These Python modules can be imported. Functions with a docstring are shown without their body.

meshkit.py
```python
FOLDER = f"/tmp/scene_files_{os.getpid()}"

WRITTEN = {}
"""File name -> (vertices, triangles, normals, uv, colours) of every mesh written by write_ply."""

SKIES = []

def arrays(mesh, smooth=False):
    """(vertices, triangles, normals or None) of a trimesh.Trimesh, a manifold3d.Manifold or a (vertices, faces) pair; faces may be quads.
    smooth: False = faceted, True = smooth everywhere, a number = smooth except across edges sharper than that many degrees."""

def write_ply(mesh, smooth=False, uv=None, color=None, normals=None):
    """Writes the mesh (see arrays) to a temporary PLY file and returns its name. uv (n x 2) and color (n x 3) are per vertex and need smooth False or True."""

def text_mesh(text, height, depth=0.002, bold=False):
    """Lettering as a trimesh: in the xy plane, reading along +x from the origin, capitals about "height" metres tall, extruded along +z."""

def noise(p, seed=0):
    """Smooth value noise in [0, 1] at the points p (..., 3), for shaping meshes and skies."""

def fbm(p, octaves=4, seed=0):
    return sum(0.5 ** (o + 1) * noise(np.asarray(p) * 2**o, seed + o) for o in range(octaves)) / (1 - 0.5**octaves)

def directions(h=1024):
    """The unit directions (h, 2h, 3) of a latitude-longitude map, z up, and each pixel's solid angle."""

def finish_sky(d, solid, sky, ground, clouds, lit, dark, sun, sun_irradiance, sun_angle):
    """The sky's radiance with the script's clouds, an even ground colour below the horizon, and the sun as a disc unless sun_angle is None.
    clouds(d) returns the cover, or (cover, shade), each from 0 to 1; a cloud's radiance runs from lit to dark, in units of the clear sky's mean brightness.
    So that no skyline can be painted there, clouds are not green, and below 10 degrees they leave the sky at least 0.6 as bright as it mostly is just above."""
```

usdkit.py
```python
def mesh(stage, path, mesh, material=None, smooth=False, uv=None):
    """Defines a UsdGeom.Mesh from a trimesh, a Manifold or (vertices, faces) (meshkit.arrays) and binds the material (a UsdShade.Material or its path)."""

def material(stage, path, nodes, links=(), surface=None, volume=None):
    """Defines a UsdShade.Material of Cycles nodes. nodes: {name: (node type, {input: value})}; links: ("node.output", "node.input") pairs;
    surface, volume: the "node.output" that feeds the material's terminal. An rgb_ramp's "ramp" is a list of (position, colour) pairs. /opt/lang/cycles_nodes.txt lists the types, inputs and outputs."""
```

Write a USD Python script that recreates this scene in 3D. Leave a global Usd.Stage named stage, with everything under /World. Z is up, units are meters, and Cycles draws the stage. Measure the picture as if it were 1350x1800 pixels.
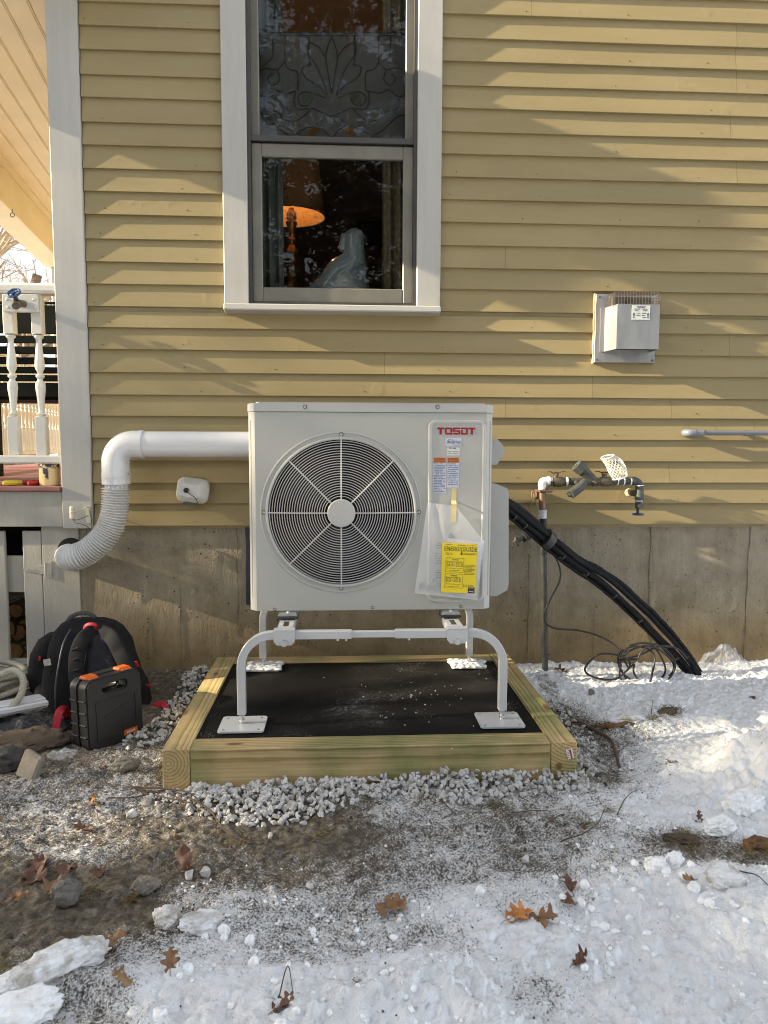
import math, random
import numpy as np, trimesh, manifold3d, usdkit, meshkit
from pxr import Usd, UsdGeom, UsdLux, UsdShade, Gf, Sdf, Vt
from shapely.geometry import Polygon, LineString, Point
from shapely.geometry import box as sbox
from shapely import affinity
rng = np.random.default_rng(7); random.seed(7)
PI = math.pi
stage = Usd.Stage.CreateInMemory()
UsdGeom.SetStageUpAxis(stage, 'Z'); UsdGeom.SetStageMetersPerUnit(stage, 1.0)
UsdGeom.Xform.Define(stage, '/World'); UsdGeom.Scope.Define(stage, '/World/Looks')
# ---------------------------------------------------------------- camera, sky, sun
FPX = 1300.0
EYE = np.array([0, -3.6, 1.14])
PITCH, YAW, ROLL = 0.08880, 0.05516, 0.00336
_cy, _sy, _cp, _sp = math.cos(YAW), math.sin(YAW), math.cos(PITCH), math.sin(PITCH)
FWD = np.array([_sy*_cp, _cy*_cp, -_sp]); _r = np.array([_cy, -_sy, 0]); _u = np.cross(_r, FWD)
RIGHT = _r*math.cos(ROLL) + _u*math.sin(ROLL); UP = -_r*math.sin(ROLL) + _u*math.cos(ROLL)
cam = UsdGeom.Camera.Define(stage, '/World/camera')
cam.CreateFocalLengthAttr(24.0); cam.CreateHorizontalApertureAttr(24.0*1350/FPX); cam.CreateVerticalApertureAttr(24.0*1800/FPX)
cam.CreateClippingRangeAttr(Gf.Vec2f(0.05, 2000))
cam.CreateExposureAttr(1.86)
M4 = Gf.Matrix4d(*RIGHT, 0, *UP, 0, *(-FWD), 0, *EYE, 1)
cam.AddTransformOp().Set(M4)
SUN = np.array([-11.0, -1.0, 4.0]); SUN /= np.linalg.norm(SUN)
ELEV, AZ = math.asin(SUN[2]), math.atan2(SUN[0], SUN[1])
sun = UsdLux.DistantLight.Define(stage, '/World/sun')
sun.CreateIntensityAttr(1.25); sun.CreateAngleAttr(0.55); sun.CreateColorAttr(Gf.Vec3f(1.0, 0.86, 0.62)); sun.CreateNormalizeAttr(True)
_z = SUN; _x = np.cross([0, 0, 1], _z); _x /= np.linalg.norm(_x); _y = np.cross(_z, _x)
sun.AddTransformOp().Set(Gf.Matrix4d(*_x, 0, *_y, 0, *_z, 0, 0, 0, 30, 1))
usdkit.material(stage, '/World/Looks/sky_light', {
    'tc': ('texture_coordinate', {}), 'mp': ('mapping', {'scale': (1.0, 1.0, 2.6)}),
    'n': ('noise_texture', {'scale': 2.2, 'detail': 6.0, 'roughness': 0.6}),
    'r': ('rgb_ramp', {'ramp': [(0.34, (0.25, 0.25, 0.25)), (0.62, (0.8, 0.8, 0.8))]}),
    'sky': ('sky_texture', {'sky_type': 'single_scattering', 'sun_disc': False, 'sun_elevation': ELEV, 'sun_rotation': AZ, 'altitude': 50.0}),
    'mx': ('mix_color', {'b': (5.15, 5.2, 5.3), 'use_clamp': False}),
    'bg': ('background_shader', {'strength': 0.08})},
    [('tc.generated', 'mp.vector'), ('mp.vector', 'n.vector'), ('n.fac', 'r.fac'), ('r.color', 'mx.fac'), ('sky.color', 'mx.a'), ('mx.result', 'bg.color')], surface='bg.background')
dome = UsdLux.DomeLight.Define(stage, '/World/sky')
UsdShade.MaterialBindingAPI.Apply(dome.GetPrim()).Bind(UsdShade.Material.Get(stage, '/World/Looks/sky_light'))
dome.GetPrim().SetCustomDataByKey('kind', 'structure'); dome.GetPrim().SetCustomDataByKey('label', 'pale winter sky with thin cloud'); dome.GetPrim().SetCustomDataByKey('category', 'sky')

# ---------------------------------------------------------------- where a point of the photograph lies on a plane of the place
def ray(px, py): return FWD + RIGHT*((px-675)/FPX) + UP*((900-py)/FPX)
def AY(px, py, y=0.0): d = ray(px, py); return EYE + d*((y-EYE[1])/d[1])
def AZ_(px, py, z=0.0): d = ray(px, py); return EYE + d*((z-EYE[2])/d[2])

# ---------------------------------------------------------------- helpers
names = {}
def numbered(path):
    n = names.get(path, 0); names[path] = n+1
    return path if n == 0 else f'{path}_{n:03d}'
def tag(p, label=None, cat=None, group=None, kind=None):
    p = p.GetPrim() if hasattr(p, 'GetPrim') else p
    for k, v in (('label', label), ('category', cat), ('group', group), ('kind', kind)):
        if v: p.SetCustomDataByKey(k, v)
    return p
def thing(name, label, cat, loc=(0, 0, 0), rotz=0, group=None, rot=None):
    x = UsdGeom.Xform.Define(stage, numbered('/World/'+name))
    if any(loc): x.AddTranslateOp().Set(Gf.Vec3d(*map(float, loc)))
    if rotz: x.AddRotateZOp().Set(math.degrees(rotz))
    if rot is not None: x.AddRotateXYZOp().Set(Gf.Vec3f(*map(float, rot)))
    return tag(x, label, cat, group)
def pathof(p): return str(p.GetPath()) if hasattr(p, 'GetPath') else str(p)
def frame_of(d):
    d = np.asarray(d, float); d = d/np.linalg.norm(d)
    a = np.cross(d, [0, 0, 1.0] if abs(d[2]) < 0.9 else [1.0, 0, 0]); a /= np.linalg.norm(a)
    return a, np.cross(d, a), d
_chbox = {}
class MB:
    def __init__(s): s.v, s.f, s.n = [], [], 0
    def add(s, v, f):
        v = np.asarray(v, float); f = np.asarray(f, int)
        if f.shape[1] == 4: f = np.vstack([f[:, [0, 1, 2]], f[:, [0, 2, 3]]])
        s.v.append(v); s.f.append(f+s.n); s.n += len(v); return s
    def tm(s, m, T=None):
        v = np.array(m.vertices)
        if T is not None: v = v @ np.asarray(T)[:3, :3].T + np.asarray(T)[:3, 3]
        return s.add(v, m.faces)
    def obox(s, c, size, R=None, ch=0.0):
        h = np.array(size, float)/2
        if ch <= 0:
            v = np.array([[x, y, z] for x in (-1, 1) for y in (-1, 1) for z in (-1, 1)], float)*h
            f = [[0, 1, 3, 2], [4, 6, 7, 5], [0, 4, 5, 1], [2, 3, 7, 6], [0, 2, 6, 4], [1, 5, 7, 3]]
        else:
            ch = min(ch, *(h*0.9)); k = tuple(np.round([*h, ch], 6))
            if k not in _chbox:
                pts = []
                for sx in (-1, 1):
                    for sy in (-1, 1):
                        for sz in (-1, 1):
                            for a in range(3):
                                q = h-ch; q[a] = h[a]; pts.append(q*[sx, sy, sz])
                m = trimesh.convex.convex_hull(np.array(pts)); _chbox[k] = (np.array(m.vertices), np.array(m.faces))
            v, f = _chbox[k]
        if R is not None: v = v @ np.asarray(R).T
        return s.add(v+np.asarray(c, float), f)
    def box(s, x0, x1, y0, y1, z0, z1, ch=0.0): return s.obox(((x0+x1)/2, (y0+y1)/2, (z0+z1)/2), (abs(x1-x0), abs(y1-y0), abs(z1-z0)), None, ch)
    def tube(s, pts, r, n=10, closed=False, caps=True, flat=None):
        p = np.asarray(pts, float); N = len(p); r = np.broadcast_to(np.asarray(r, float), (N,))
        if closed: t = np.roll(p, -1, 0)-np.roll(p, 1, 0)
        else: t = np.gradient(p, axis=0)
        t /= np.linalg.norm(t, axis=1, keepdims=True)+1e-12
        a, b, _ = frame_of(t[0]); A, B = [a], [b]
        for i in range(1, N):
            a = A[-1]-t[i]*np.dot(A[-1], t[i]); a /= np.linalg.norm(a)+1e-12; A.append(a); B.append(np.cross(t[i], a))
        A, B = np.array(A), np.array(B); ang = np.arange(n)*2*PI/n
        fa, fb = flat if flat else (1, 1)
        v = p[:, None]+r[:, None, None]*(fa*np.cos(ang)[None, :, None]*A[:, None]+fb*np.sin(ang)[None, :, None]*B[:, None])
        M = N if closed else N-1
        i, j = np.meshgrid(np.arange(M), np.arange(n), indexing='ij'); i2 = (i+1) % N; j2 = (j+1) % n
        f = np.stack([i*n+j, i*n+j2, i2*n+j2, i2*n+j], -1).reshape(-1, 4)
        v = v.reshape(-1, 3); tri = np.vstack([f[:, [0, 1, 2]], f[:, [0, 2, 3]]])
        if caps and not closed:
            k = len(v); v = np.vstack([v, p[0], p[-1]]); jj = np.arange(n); j3 = (jj+1) % n
            tri = np.vstack([tri, np.stack([np.full(n, k), j3, jj], 1), np.stack([np.full(n, k+1), (N-1)*n+jj, (N-1)*n+j3], 1)])
        return s.add(v, tri)
    def cyl(s, p0, p1, r0, r1=None, n=18):
        return s.tube([p0, p1], [r0, r0 if r1 is None else r1], n)
    def lathe(s, prof, o, axis=(0, 0, 1), n=20, capends=True):
        a, b, d = frame_of(axis); prof = np.asarray(prof, float); ang = np.arange(n)*2*PI/n; N = len(prof)
        v = np.asarray(o, float)+prof[:, None, 1:2]*d+prof[:, None, 0:1]*(np.cos(ang)[None, :, None]*a+np.sin(ang)[None, :, None]*b)
        i, j = np.meshgrid(np.arange(N-1), np.arange(n), indexing='ij'); j2 = (j+1) % n
        f = np.stack([i*n+j, i*n+j2, (i+1)*n+j2, (i+1)*n+j], -1).reshape(-1, 4)
        v = v.reshape(-1, 3); tri = np.vstack([f[:, [0, 1, 2]], f[:, [0, 2, 3]]])
        if capends:
            k = len(v); v = np.vstack([v, np.asarray(o)+d*prof[0, 1], np.asarray(o)+d*prof[-1, 1]]); jj = np.arange(n); j3 = (jj+1) % n
            tri = np.vstack([tri, np.stack([np.full(n, k), j3, jj], 1), np.stack([np.full(n, k+1), (N-1)*n+jj, (N-1)*n+j3], 1)])
        return s.add(v, tri)
    def prism(s, poly, o, ex, ey, depth):
        """a shapely outline in the plane o + ex*u + ey*v, thickened along ex x ey"""
        ex, ey = np.asarray(ex, float), np.asarray(ey, float); ez = np.cross(ex, ey)
        for g in getattr(poly, 'geoms', [poly]):
            if g.is_empty or g.area < 1e-10: continue
            m = trimesh.creation.extrude_polygon(g, depth, engine='earcut'); v = np.array(m.vertices)
            s.add(np.asarray(o)+v[:, :1]*ex+v[:, 1:2]*ey+v[:, 2:]*ez, m.faces)
        return s
    def text(s, t, h, o, ex, ey, depth=0.0006, bold=False, width=None, center=True):
        m = meshkit.text_mesh(t, h, depth, bold); v = np.array(m.vertices)
        w = v[:, 0].max()-v[:, 0].min(); v[:, 0] -= v[:, 0].min()
        if width: v[:, 0] *= width/w; w = width
        if center: v[:, 0] -= w/2
        ex, ey = np.asarray(ex, float), np.asarray(ey, float); ez = np.cross(ex, ey)
        return s.add(np.asarray(o)+v[:, :1]*ex+v[:, 1:2]*ey+v[:, 2:]*ez, m.faces)
    def build(s, name, m, parent=None, smooth=35):
        path = numbered((pathof(parent) if parent is not None else '/World')+'/'+name)
        V, F = np.vstack(s.v), np.vstack(s.f)
        return usdkit.mesh(stage, path, (V, F), m, smooth).GetPrim()
def rounded(w, h, r): return sbox(-w/2+r, -h/2+r, w/2-r, h/2-r).buffer(r, 6)
def smooth_path(pts, n=8):
    """Catmull-Rom through the points"""
    p = np.asarray(pts, float); p = np.vstack([2*p[0]-p[1], p, 2*p[-1]-p[-2]]); out = []
    for i in range(1, len(p)-2):
        for t in np.linspace(0, 1, n, endpoint=False):
            a, b, c, d = p[i-1:i+3]
            out.append(0.5*((2*b)+(c-a)*t+(2*a-5*b+4*c-d)*t*t+(-a+3*b-3*c+d)*t**3))
    return np.array(out+[p[-2]])
def rotm(axis, deg): return trimesh.transformations.rotation_matrix(math.radians(deg), axis)[:3, :3]
fbm, noise = meshkit.fbm, meshkit.noise
X_, Y_, Z_ = np.eye(3)

# ---------------------------------------------------------------- materials
def PM(name, c, rough=0.5, var=0.12, vs=5.0, bump=0.0, bs=80.0, metal=0.0, spec=0.5, stretch=(1, 1, 1), coat=0.0, c2=None, lo=0.35, hi=0.65, per=0.0, sheen=0.0, obj=False):
    """paint or plastic with uneven tone: two tones by noise, fine relief, tone differing from piece to piece by `per`"""
    c = np.array(c, float); a, b = (c*(1-var), c*(1+var)) if c2 is None else (c, np.array(c2, float))
    N = {'g': ('texture_coordinate', {}) if obj else ('geometry', {}), 'm': ('mapping', {'scale': stretch}), 'n': ('noise_texture', {'scale': vs, 'detail': 7.0, 'roughness': 0.62}),
         'r': ('rgb_ramp', {'ramp': [(lo, tuple(a)), (hi, tuple(b))]}),
         'p': ('principled_bsdf', {'roughness': rough, 'metallic': metal, 'specular_ior_level': spec, 'coat_weight': coat, 'sheen_weight': sheen})}
    src = 'g.object' if obj else 'g.position'
    L = [(src, 'm.vector'), ('m.vector', 'n.vector'), ('n.fac', 'r.fac')]
    out = 'r.color'
    if per:
        N.update({'o': ('object_info', {}), 'mr': ('map_range', {'to_min': 1-per, 'to_max': 1+per}), 'h': ('hsv', {})})
        L += [('o.random', 'mr.value'), ('mr.result', 'h.value'), ('r.color', 'h.color')]; out = 'h.color'
    L.append((out, 'p.base_color'))
    if bump:
        N.update({'n2': ('noise_texture', {'scale': bs, 'detail': 5.0, 'roughness': 0.6}), 'b': ('bump', {'strength': 1.0, 'distance': bump})})
        L += [('m.vector', 'n2.vector'), ('n2.fac', 'b.height'), ('b.normal', 'p.normal')]
    return usdkit.material(stage, '/World/Looks/'+name, N, L, surface='p.BSDF')

TRIM = (0.415, 0.40, 0.365)
siding_m = usdkit.material(stage, '/World/Looks/siding_paint', {
    'g': ('geometry', {}), 'm': ('mapping', {'scale': (0.6, 1, 3.0)}), 'n': ('noise_texture', {'scale': 2.5, 'detail': 6.0, 'roughness': 0.65}),
    'r': ('rgb_ramp', {'ramp': [(0.3, (0.268, 0.208, 0.098)), (0.7, (0.318, 0.250, 0.125))]}),
    'o': ('object_info', {}), 'mr': ('map_range', {'to_min': 0.95, 'to_max': 1.05}), 'h': ('hsv', {}),
    'ms': ('mapping', {'scale': (3.0, 1, 60.0)}), 'ns': ('noise_texture', {'scale': 6.0, 'detail': 5.0, 'roughness': 0.7}),
    'nf': ('noise_texture', {'scale': 9.0, 'detail': 3.0}), 'rf': ('rgb_ramp', {'ramp': [(0.60, (0.1, 0.1, 0.1)), (0.72, (1, 1, 1))]}), 'mm': ('math', {'math_type': 'multiply'}),
    'b': ('bump', {'strength': 0.9, 'distance': 0.0018}),
    'p': ('principled_bsdf', {'roughness': 0.55, 'specular_ior_level': 0.35})},
    [('g.position', 'm.vector'), ('m.vector', 'n.vector'), ('n.fac', 'r.fac'), ('r.color', 'h.color'), ('o.random', 'mr.value'), ('mr.result', 'h.value'), ('h.color', 'p.base_color'),
     ('g.position', 'ms.vector'), ('ms.vector', 'ns.vector'), ('g.position', 'nf.vector'), ('nf.fac', 'rf.fac'), ('ns.fac', 'mm.value1'), ('rf.color', 'mm.value2'), ('mm.value', 'b.height'), ('b.normal', 'p.normal')], surface='p.BSDF')
trim_m = PM('trim_paint', TRIM, 0.5, 0.05, 3, 0.0004, 60, stretch=(8, 8, 0.8))
trim_h = PM('trim_paint_level', TRIM, 0.5, 0.05, 3, 0.0009, 60, stretch=(0.8, 8, 8))
gray_trim = PM('skirt_paint', (0.37, 0.348, 0.30), 0.6, 0.07, 4, 0.0012, 50, stretch=(6, 6, 0.8))
sash_m = PM('sash_paint', (0.165, 0.155, 0.125), 0.45, 0.12, 6, 0.0006, 60)
storm_m = PM('storm_frame', (0.06, 0.056, 0.05), 0.45, 0.1, 6)
ceil_m = PM('ceiling_paint', (0.80, 0.70, 0.50), 0.5, 0.05, 3, 0.0006, 40)
rail_m = PM('railing_paint', (0.66, 0.63, 0.55), 0.5, 0.06, 6, 0.0006, 60)
deck_m = PM('deck_boards', (0.24, 0.10, 0.085), 0.6, 0.25, 6, 0.001, 60, stretch=(1, 6, 6))
dark_m = PM('dark_void', (0.02, 0.018, 0.015), 0.9, 0.3, 5)
concrete_m = usdkit.material(stage, '/World/Looks/concrete', {
    'g': ('geometry', {}), 'n1': ('noise_texture', {'scale': 3.4, 'detail': 12.0, 'roughness': 0.74}),
    'r1': ('rgb_ramp', {'ramp': [(0.3, (0.215, 0.183, 0.132)), (0.48, (0.325, 0.280, 0.205)), (0.72, (0.42, 0.372, 0.285))]}),
    'ms': ('mapping', {'scale': (7, 1, 0.8)}), 'n2': ('noise_texture', {'scale': 2.2, 'detail': 6.0, 'roughness': 0.7}),
    'r2': ('rgb_ramp', {'ramp': [(0.38, (0.72, 0.70, 0.66)), (0.6, (1.05, 1.05, 1.05))]}), 'mul': ('mix_color', {'blend_type': 'multiply', 'fac': 0.38, 'use_clamp': False}),
    'v': ('voronoi_texture', {'scale': 46.0, 'randomness': 1.0}), 'wn': ('voronoi_texture', {'scale': 32.0}), 'sp': ('separate_color', {}),
    'rs': ('map_range', {'from_min': 0.62, 'from_max': 1.0, 'to_min': 0.0, 'to_max': 0.19, 'clamp': True}), 'lt': ('math', {'math_type': 'less_than'}),
    'pit': ('mix_color', {'b': (0.05, 0.042, 0.03), 'use_clamp': False}),
    'v2': ('voronoi_texture', {'scale': 120.0, 'randomness': 1.0}), 'sp2': ('separate_color', {}), 'rs2': ('map_range', {'from_min': 0.70, 'from_max': 1.0, 'to_min': 0.0, 'to_max': 0.30, 'clamp': True}), 'lt2': ('math', {'math_type': 'less_than'}), 'pm': ('math', {'math_type': 'maximum'}),
    'sz': ('separate_xyz', {}), 'zn': ('math', {'math_type': 'multiply_add', 'value2': 0.35}), 'zr': ('map_range', {'range_type': 'smoothstep', 'from_min': 0.72, 'from_max': 0.22, 'to_min': 0.0, 'to_max': 1.0, 'clamp': True}), 'gr': ('mix_color', {'blend_type': 'multiply', 'b': (0.90, 0.77, 0.56), 'use_clamp': False}),
    'nb': ('noise_texture', {'scale': 55.0, 'detail': 8.0, 'roughness': 0.7}), 'mb': ('mapping', {'scale': (1, 1, 0.35)}),
    'hp': ('math', {'math_type': 'multiply_add', 'value2': -0.7}), 'b': ('bump', {'strength': 1.0, 'distance': 0.011}),
    'p': ('principled_bsdf', {'roughness': 0.85, 'specular_ior_level': 0.2})},
    [('g.position', 'n1.vector'), ('n1.fac', 'r1.fac'), ('g.position', 'ms.vector'), ('ms.vector', 'n2.vector'), ('n2.fac', 'r2.fac'), ('r1.color', 'mul.a'), ('r2.color', 'mul.b'),
     ('g.position', 'v.vector'), ('v.color', 'sp.color'), ('sp.r', 'rs.value'), ('v.distance', 'lt.value1'), ('rs.result', 'lt.value2'), ('g.position', 'v2.vector'), ('v2.color', 'sp2.color'), ('sp2.g', 'rs2.value'), ('v2.distance', 'lt2.value1'), ('rs2.result', 'lt2.value2'), ('lt.value', 'pm.value1'), ('lt2.value', 'pm.value2'), ('pm.value', 'pit.fac'), ('g.position', 'sz.vector'), ('n1.fac', 'zn.value1'), ('sz.z', 'zn.value3'), ('zn.value', 'zr.value'), ('zr.result', 'gr.fac'), ('mul.result', 'gr.a'), ('gr.result', 'pit.a'), ('pit.result', 'p.base_color'),
     ('g.position', 'mb.vector'), ('mb.vector', 'nb.vector'), ('pm.value', 'hp.value1'), ('nb.fac', 'hp.value3'), ('hp.value', 'b.height'), ('b.normal', 'p.normal')], surface='p.BSDF')
glass_m = usdkit.material(stage, '/World/Looks/window_glass', {
    't': ('transparent_bsdf', {'color': (0.93, 0.94, 0.93)}), 'gl': ('glossy_bsdf', {'color': (1, 1, 1), 'roughness': 0.0}), 'f': ('fresnel', {'IOR': 1.36}),
    'g': ('geometry', {}), 'n': ('noise_texture', {'scale': 3.0, 'detail': 1.0}), 'b': ('bump', {'strength': 0.12, 'distance': 0.004}), 'mx': ('mix_closure', {})},
    [('g.position', 'n.vector'), ('n.fac', 'b.height'), ('b.normal', 'gl.normal'), ('f.fac', 'mx.fac'), ('t.BSDF', 'mx.closure1'), ('gl.BSDF', 'mx.closure2')], surface='mx.closure')
bark_m = PM('bark', (0.17, 0.125, 0.085), 0.9, 0.35, 6, 0.004, 30, stretch=(3, 3, 1))
twig_m = PM('pale_twigs', (0.40, 0.30, 0.19), 0.8, 0.25, 5)
needle_m = usdkit.material(stage, '/World/Looks/needles', {
    'g': ('geometry', {}), 'r': ('rgb_ramp', {'ramp': [(0.0, (0.018, 0.030, 0.013)), (1.0, (0.050, 0.068, 0.028))]}), 'd': ('principled_bsdf', {'roughness': 0.6}), 't': ('translucent_bsdf', {'color': (0.05, 0.07, 0.02)}), 'mx': ('mix_closure', {'fac': 0.2})},
    [('g.random_per_island', 'r.fac'), ('r.color', 'd.base_color'), ('d.BSDF', 'mx.closure1'), ('t.BSDF', 'mx.closure2')], surface='mx.closure')

# ---------------------------------------------------------------- ground: one sheet to the horizon, bare dirt to clean snow
CP = '''960 1200 .6|1000 1195 .9|1100 1210 .95|1200 1190 1|1340 1190 1|970 1250 .12|1030 1270 .25|1100 1250 .8|1200 1250 .95|1330 1260 1|1050 1300 .4|1110 1280 .5|1180 1270 .6|1250 1300 .9|1340 1320 1|1060 1350 .35|1130 1350 .55|1200 1360 .75|1270 1350 .9
20 1280 .1|80 1270 .1|250 1240 .15|100 1330 .3|200 1340 .42|260 1380 .45|40 1400 .42|60 1420 .45|160 1420 .45|250 1440 .35|330 1440 .3|450 1460 .12|560 1470 .12|620 1460 .25|700 1430 .5|800 1420 .45|900 1440 .4|1000 1440 .4|1080 1430 .6|1150 1430 .75|1250 1420 1
30 1480 .4|140 1500 .6|90 1530 .05|200 1530 .1|300 1510 .3|420 1500 .3|500 1530 .35|620 1510 .35|720 1510 .45|800 1500 .5|900 1500 .4|980 1510 .45|1080 1500 .54|1180 1510 .48|1200 1470 .2|1320 1490 .3|1280 1440 .95
30 1600 .1|120 1600 .05|250 1590 .08|330 1570 .45|400 1580 .56|500 1590 .53|600 1590 .5|700 1580 .48|800 1590 .75|900 1580 .58|1000 1560 .56|1100 1570 .9|1250 1560 .95|30 1660 .3|100 1650 .25|220 1660 .4|280 1680 .6|400 1660 .6|520 1650 .47|600 1660 .5|720 1640 .47|800 1660 .58|900 1660 .9|1100 1650 .95|1300 1660 1
30 1760 .6|120 1770 .42|200 1760 .48|300 1740 .9|420 1760 .9|560 1750 .95|700 1720 .95|800 1750 .97|930 1740 .52|1050 1700 .66|1150 1750 1|1300 1760 1'''
cp = np.array([[float(t) for t in q.split()] for q in CP.replace('\n', '|').split('|')])
CPW = np.array([[*AZ_(a, b, 0.02)[:2], v] for a, b, v in cp])
CPW = np.vstack([CPW, [[x, y, .9] for x in (-4, -2.6, 2.6, 4) for y in (-5, -3.4)] + [[0, -3, .95], [1, -3, 1], [-1, -3, .8], [2.6, -1, 1], [-2.6, -1.2, .35], [-2.4, -.3, .2], [3, -.3, 1]]])
def snow_mask(x, y):
    num, den = 0.0, 1e-9
    for a, b, v in CPW:
        d2 = ((x-a)**2+((y-b)*1.25)**2); w = 1/(d2+0.004)**1.6
        num = num+w*v; den = den+w
    return num/den
def bumpy(x, y, cx, cy, rx, ry, h, p=1.0):
    d = ((x-cx)/rx)**2+((y-cy)/ry)**2
    return h*np.exp(-d*p)
from scipy.spatial import cKDTree
_lr = np.random.default_rng(77); _LP = _lr.uniform((-2.4, -2.7), (2.5, .1), (16000, 2)); _LR = .006+.028*_lr.uniform(0, 1, 16000)**2.2; _LT = cKDTree(_LP)
def lumps(x, y):
    s = x.shape; Q = np.stack([x.ravel(), y.ravel()], 1); w = Q+.011*(np.stack([noise(np.c_[Q*70, Q[:, :1]*0], 3), noise(np.c_[Q*70, Q[:, :1]*0], 4)], 1)-.5)*2; d, i = _LT.query(w, k=6, distance_upper_bound=.032); ok = np.isfinite(d); i = np.where(ok, i, 0); r = _LR[i]
    return (np.where(ok, np.clip(1-(d/r)**2, 0, 1)**.8*r, 0).max(1)*.55).reshape(s)
def sstep(a, b, t): t = np.clip((t-a)/(b-a), 0, 1); return t*t*(3-2*t)
def ground_height(x, y, mask=None):
    x, y = np.asarray(x, float), np.asarray(y, float)
    m = snow_mask(x, y) if mask is None else mask
    near = np.exp(-(np.clip(np.maximum(abs(x)-3, abs(y+1.5)-3), 0, None)/2.0)**2)
    P = np.stack([x, y, np.zeros_like(x)], -1)
    h = 0.030*sstep(-.5, .0, y)+0.02*sstep(-.9, -1.5, x)
    h = h+near*(0.030*(fbm(P*3.1+5, 4, 3)-.5)+0.020*(fbm(P*13+1, 4, 5)-.5))
    lump = np.clip(fbm(P*26+9, 4, 11)-.45, 0, 1)
    cl = sstep(.42, .58, fbm(P*4.3+2, 3, 33))
    h = h+near*m*(0.012+0.030*lump)+near*sstep(.4, .85, m)*(.25+.75*sstep(-.75, -1.25, y))*((.25+.75*cl)*lumps(x, y)+.045*(.4+.6*cl)*(fbm(P*34+4, 4, 41)-.45))
    h = h+near*(0.015*(fbm(P*60, 3, 21)-.5)+.011*(fbm(P*110, 2, 23)-.5)+(1-m)*.014*(fbm(P*np.array([14., 40, 1])+3, 3, 27)-.5))
    h = h+bumpy(x, y, 1.56, -1.24, .30, .26, .19, 1.3)*(0.8+.6*fbm(P*9, 3, 8))+bumpy(x, y, 1.06, -1.93, .24, .17, .06)+bumpy(x, y, 1.9, -.5, .4, .2, .05)
    h = h-bumpy(x, y, .95, -.62, .12, .3, .035)+bumpy(x, y, -.47, -2.1, .14, .05, .03)+bumpy(x, y, .15, -2.15, .2, .1, .03)
    for fx, fy, fr_ in ((1.02, -1.35, .5), (.62, -1.95, -.3), (.25, -1.75, .2), (.95, -1.02, .9), (.5, -1.55, 0)):
        c_, s_ = math.cos(fr_), math.sin(fr_); u_, v_ = (x-fx)*c_+(y-fy)*s_, -(x-fx)*s_+(y-fy)*c_; dd = (u_/.125)**4+(v_/.05)**4; h = h-.030*np.exp(-dd)+.009*np.exp(-(dd-1.4)**2)*near
    inside = sstep(-.66, -.56, x)*sstep(.86, .76, x)*sstep(-1.24, -1.16, y)*sstep(.02, -.06, y)
    return h*(1-inside)-0.03*inside
ax = np.concatenate([-np.geomspace(160, 2.35, 26), np.arange(-2.3, 2.45, 0.0068), np.geomspace(2.5, 160, 26)])
ay = np.concatenate([-np.geomspace(160, 2.65, 24), np.arange(-2.6, 0.06, 0.0068), np.geomspace(0.1, 160, 24)])
gx, gy = np.meshgrid(ax, ay, indexing='xy')
gm = snow_mask(gx, gy); gz = ground_height(gx, gy, gm)
gz = np.where(gy > .08, np.minimum(gz, 0.03), gz)
nx, ny = len(ax), len(ay)
ii, jj = np.meshgrid(np.arange(ny-1), np.arange(nx-1), indexing='ij')
quads = np.stack([ii*nx+jj, ii*nx+jj+1, (ii+1)*nx+jj+1, (ii+1)*nx+jj], -1).reshape(-1, 4)
SNOWC = (0.86, 0.87, 0.88)
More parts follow.
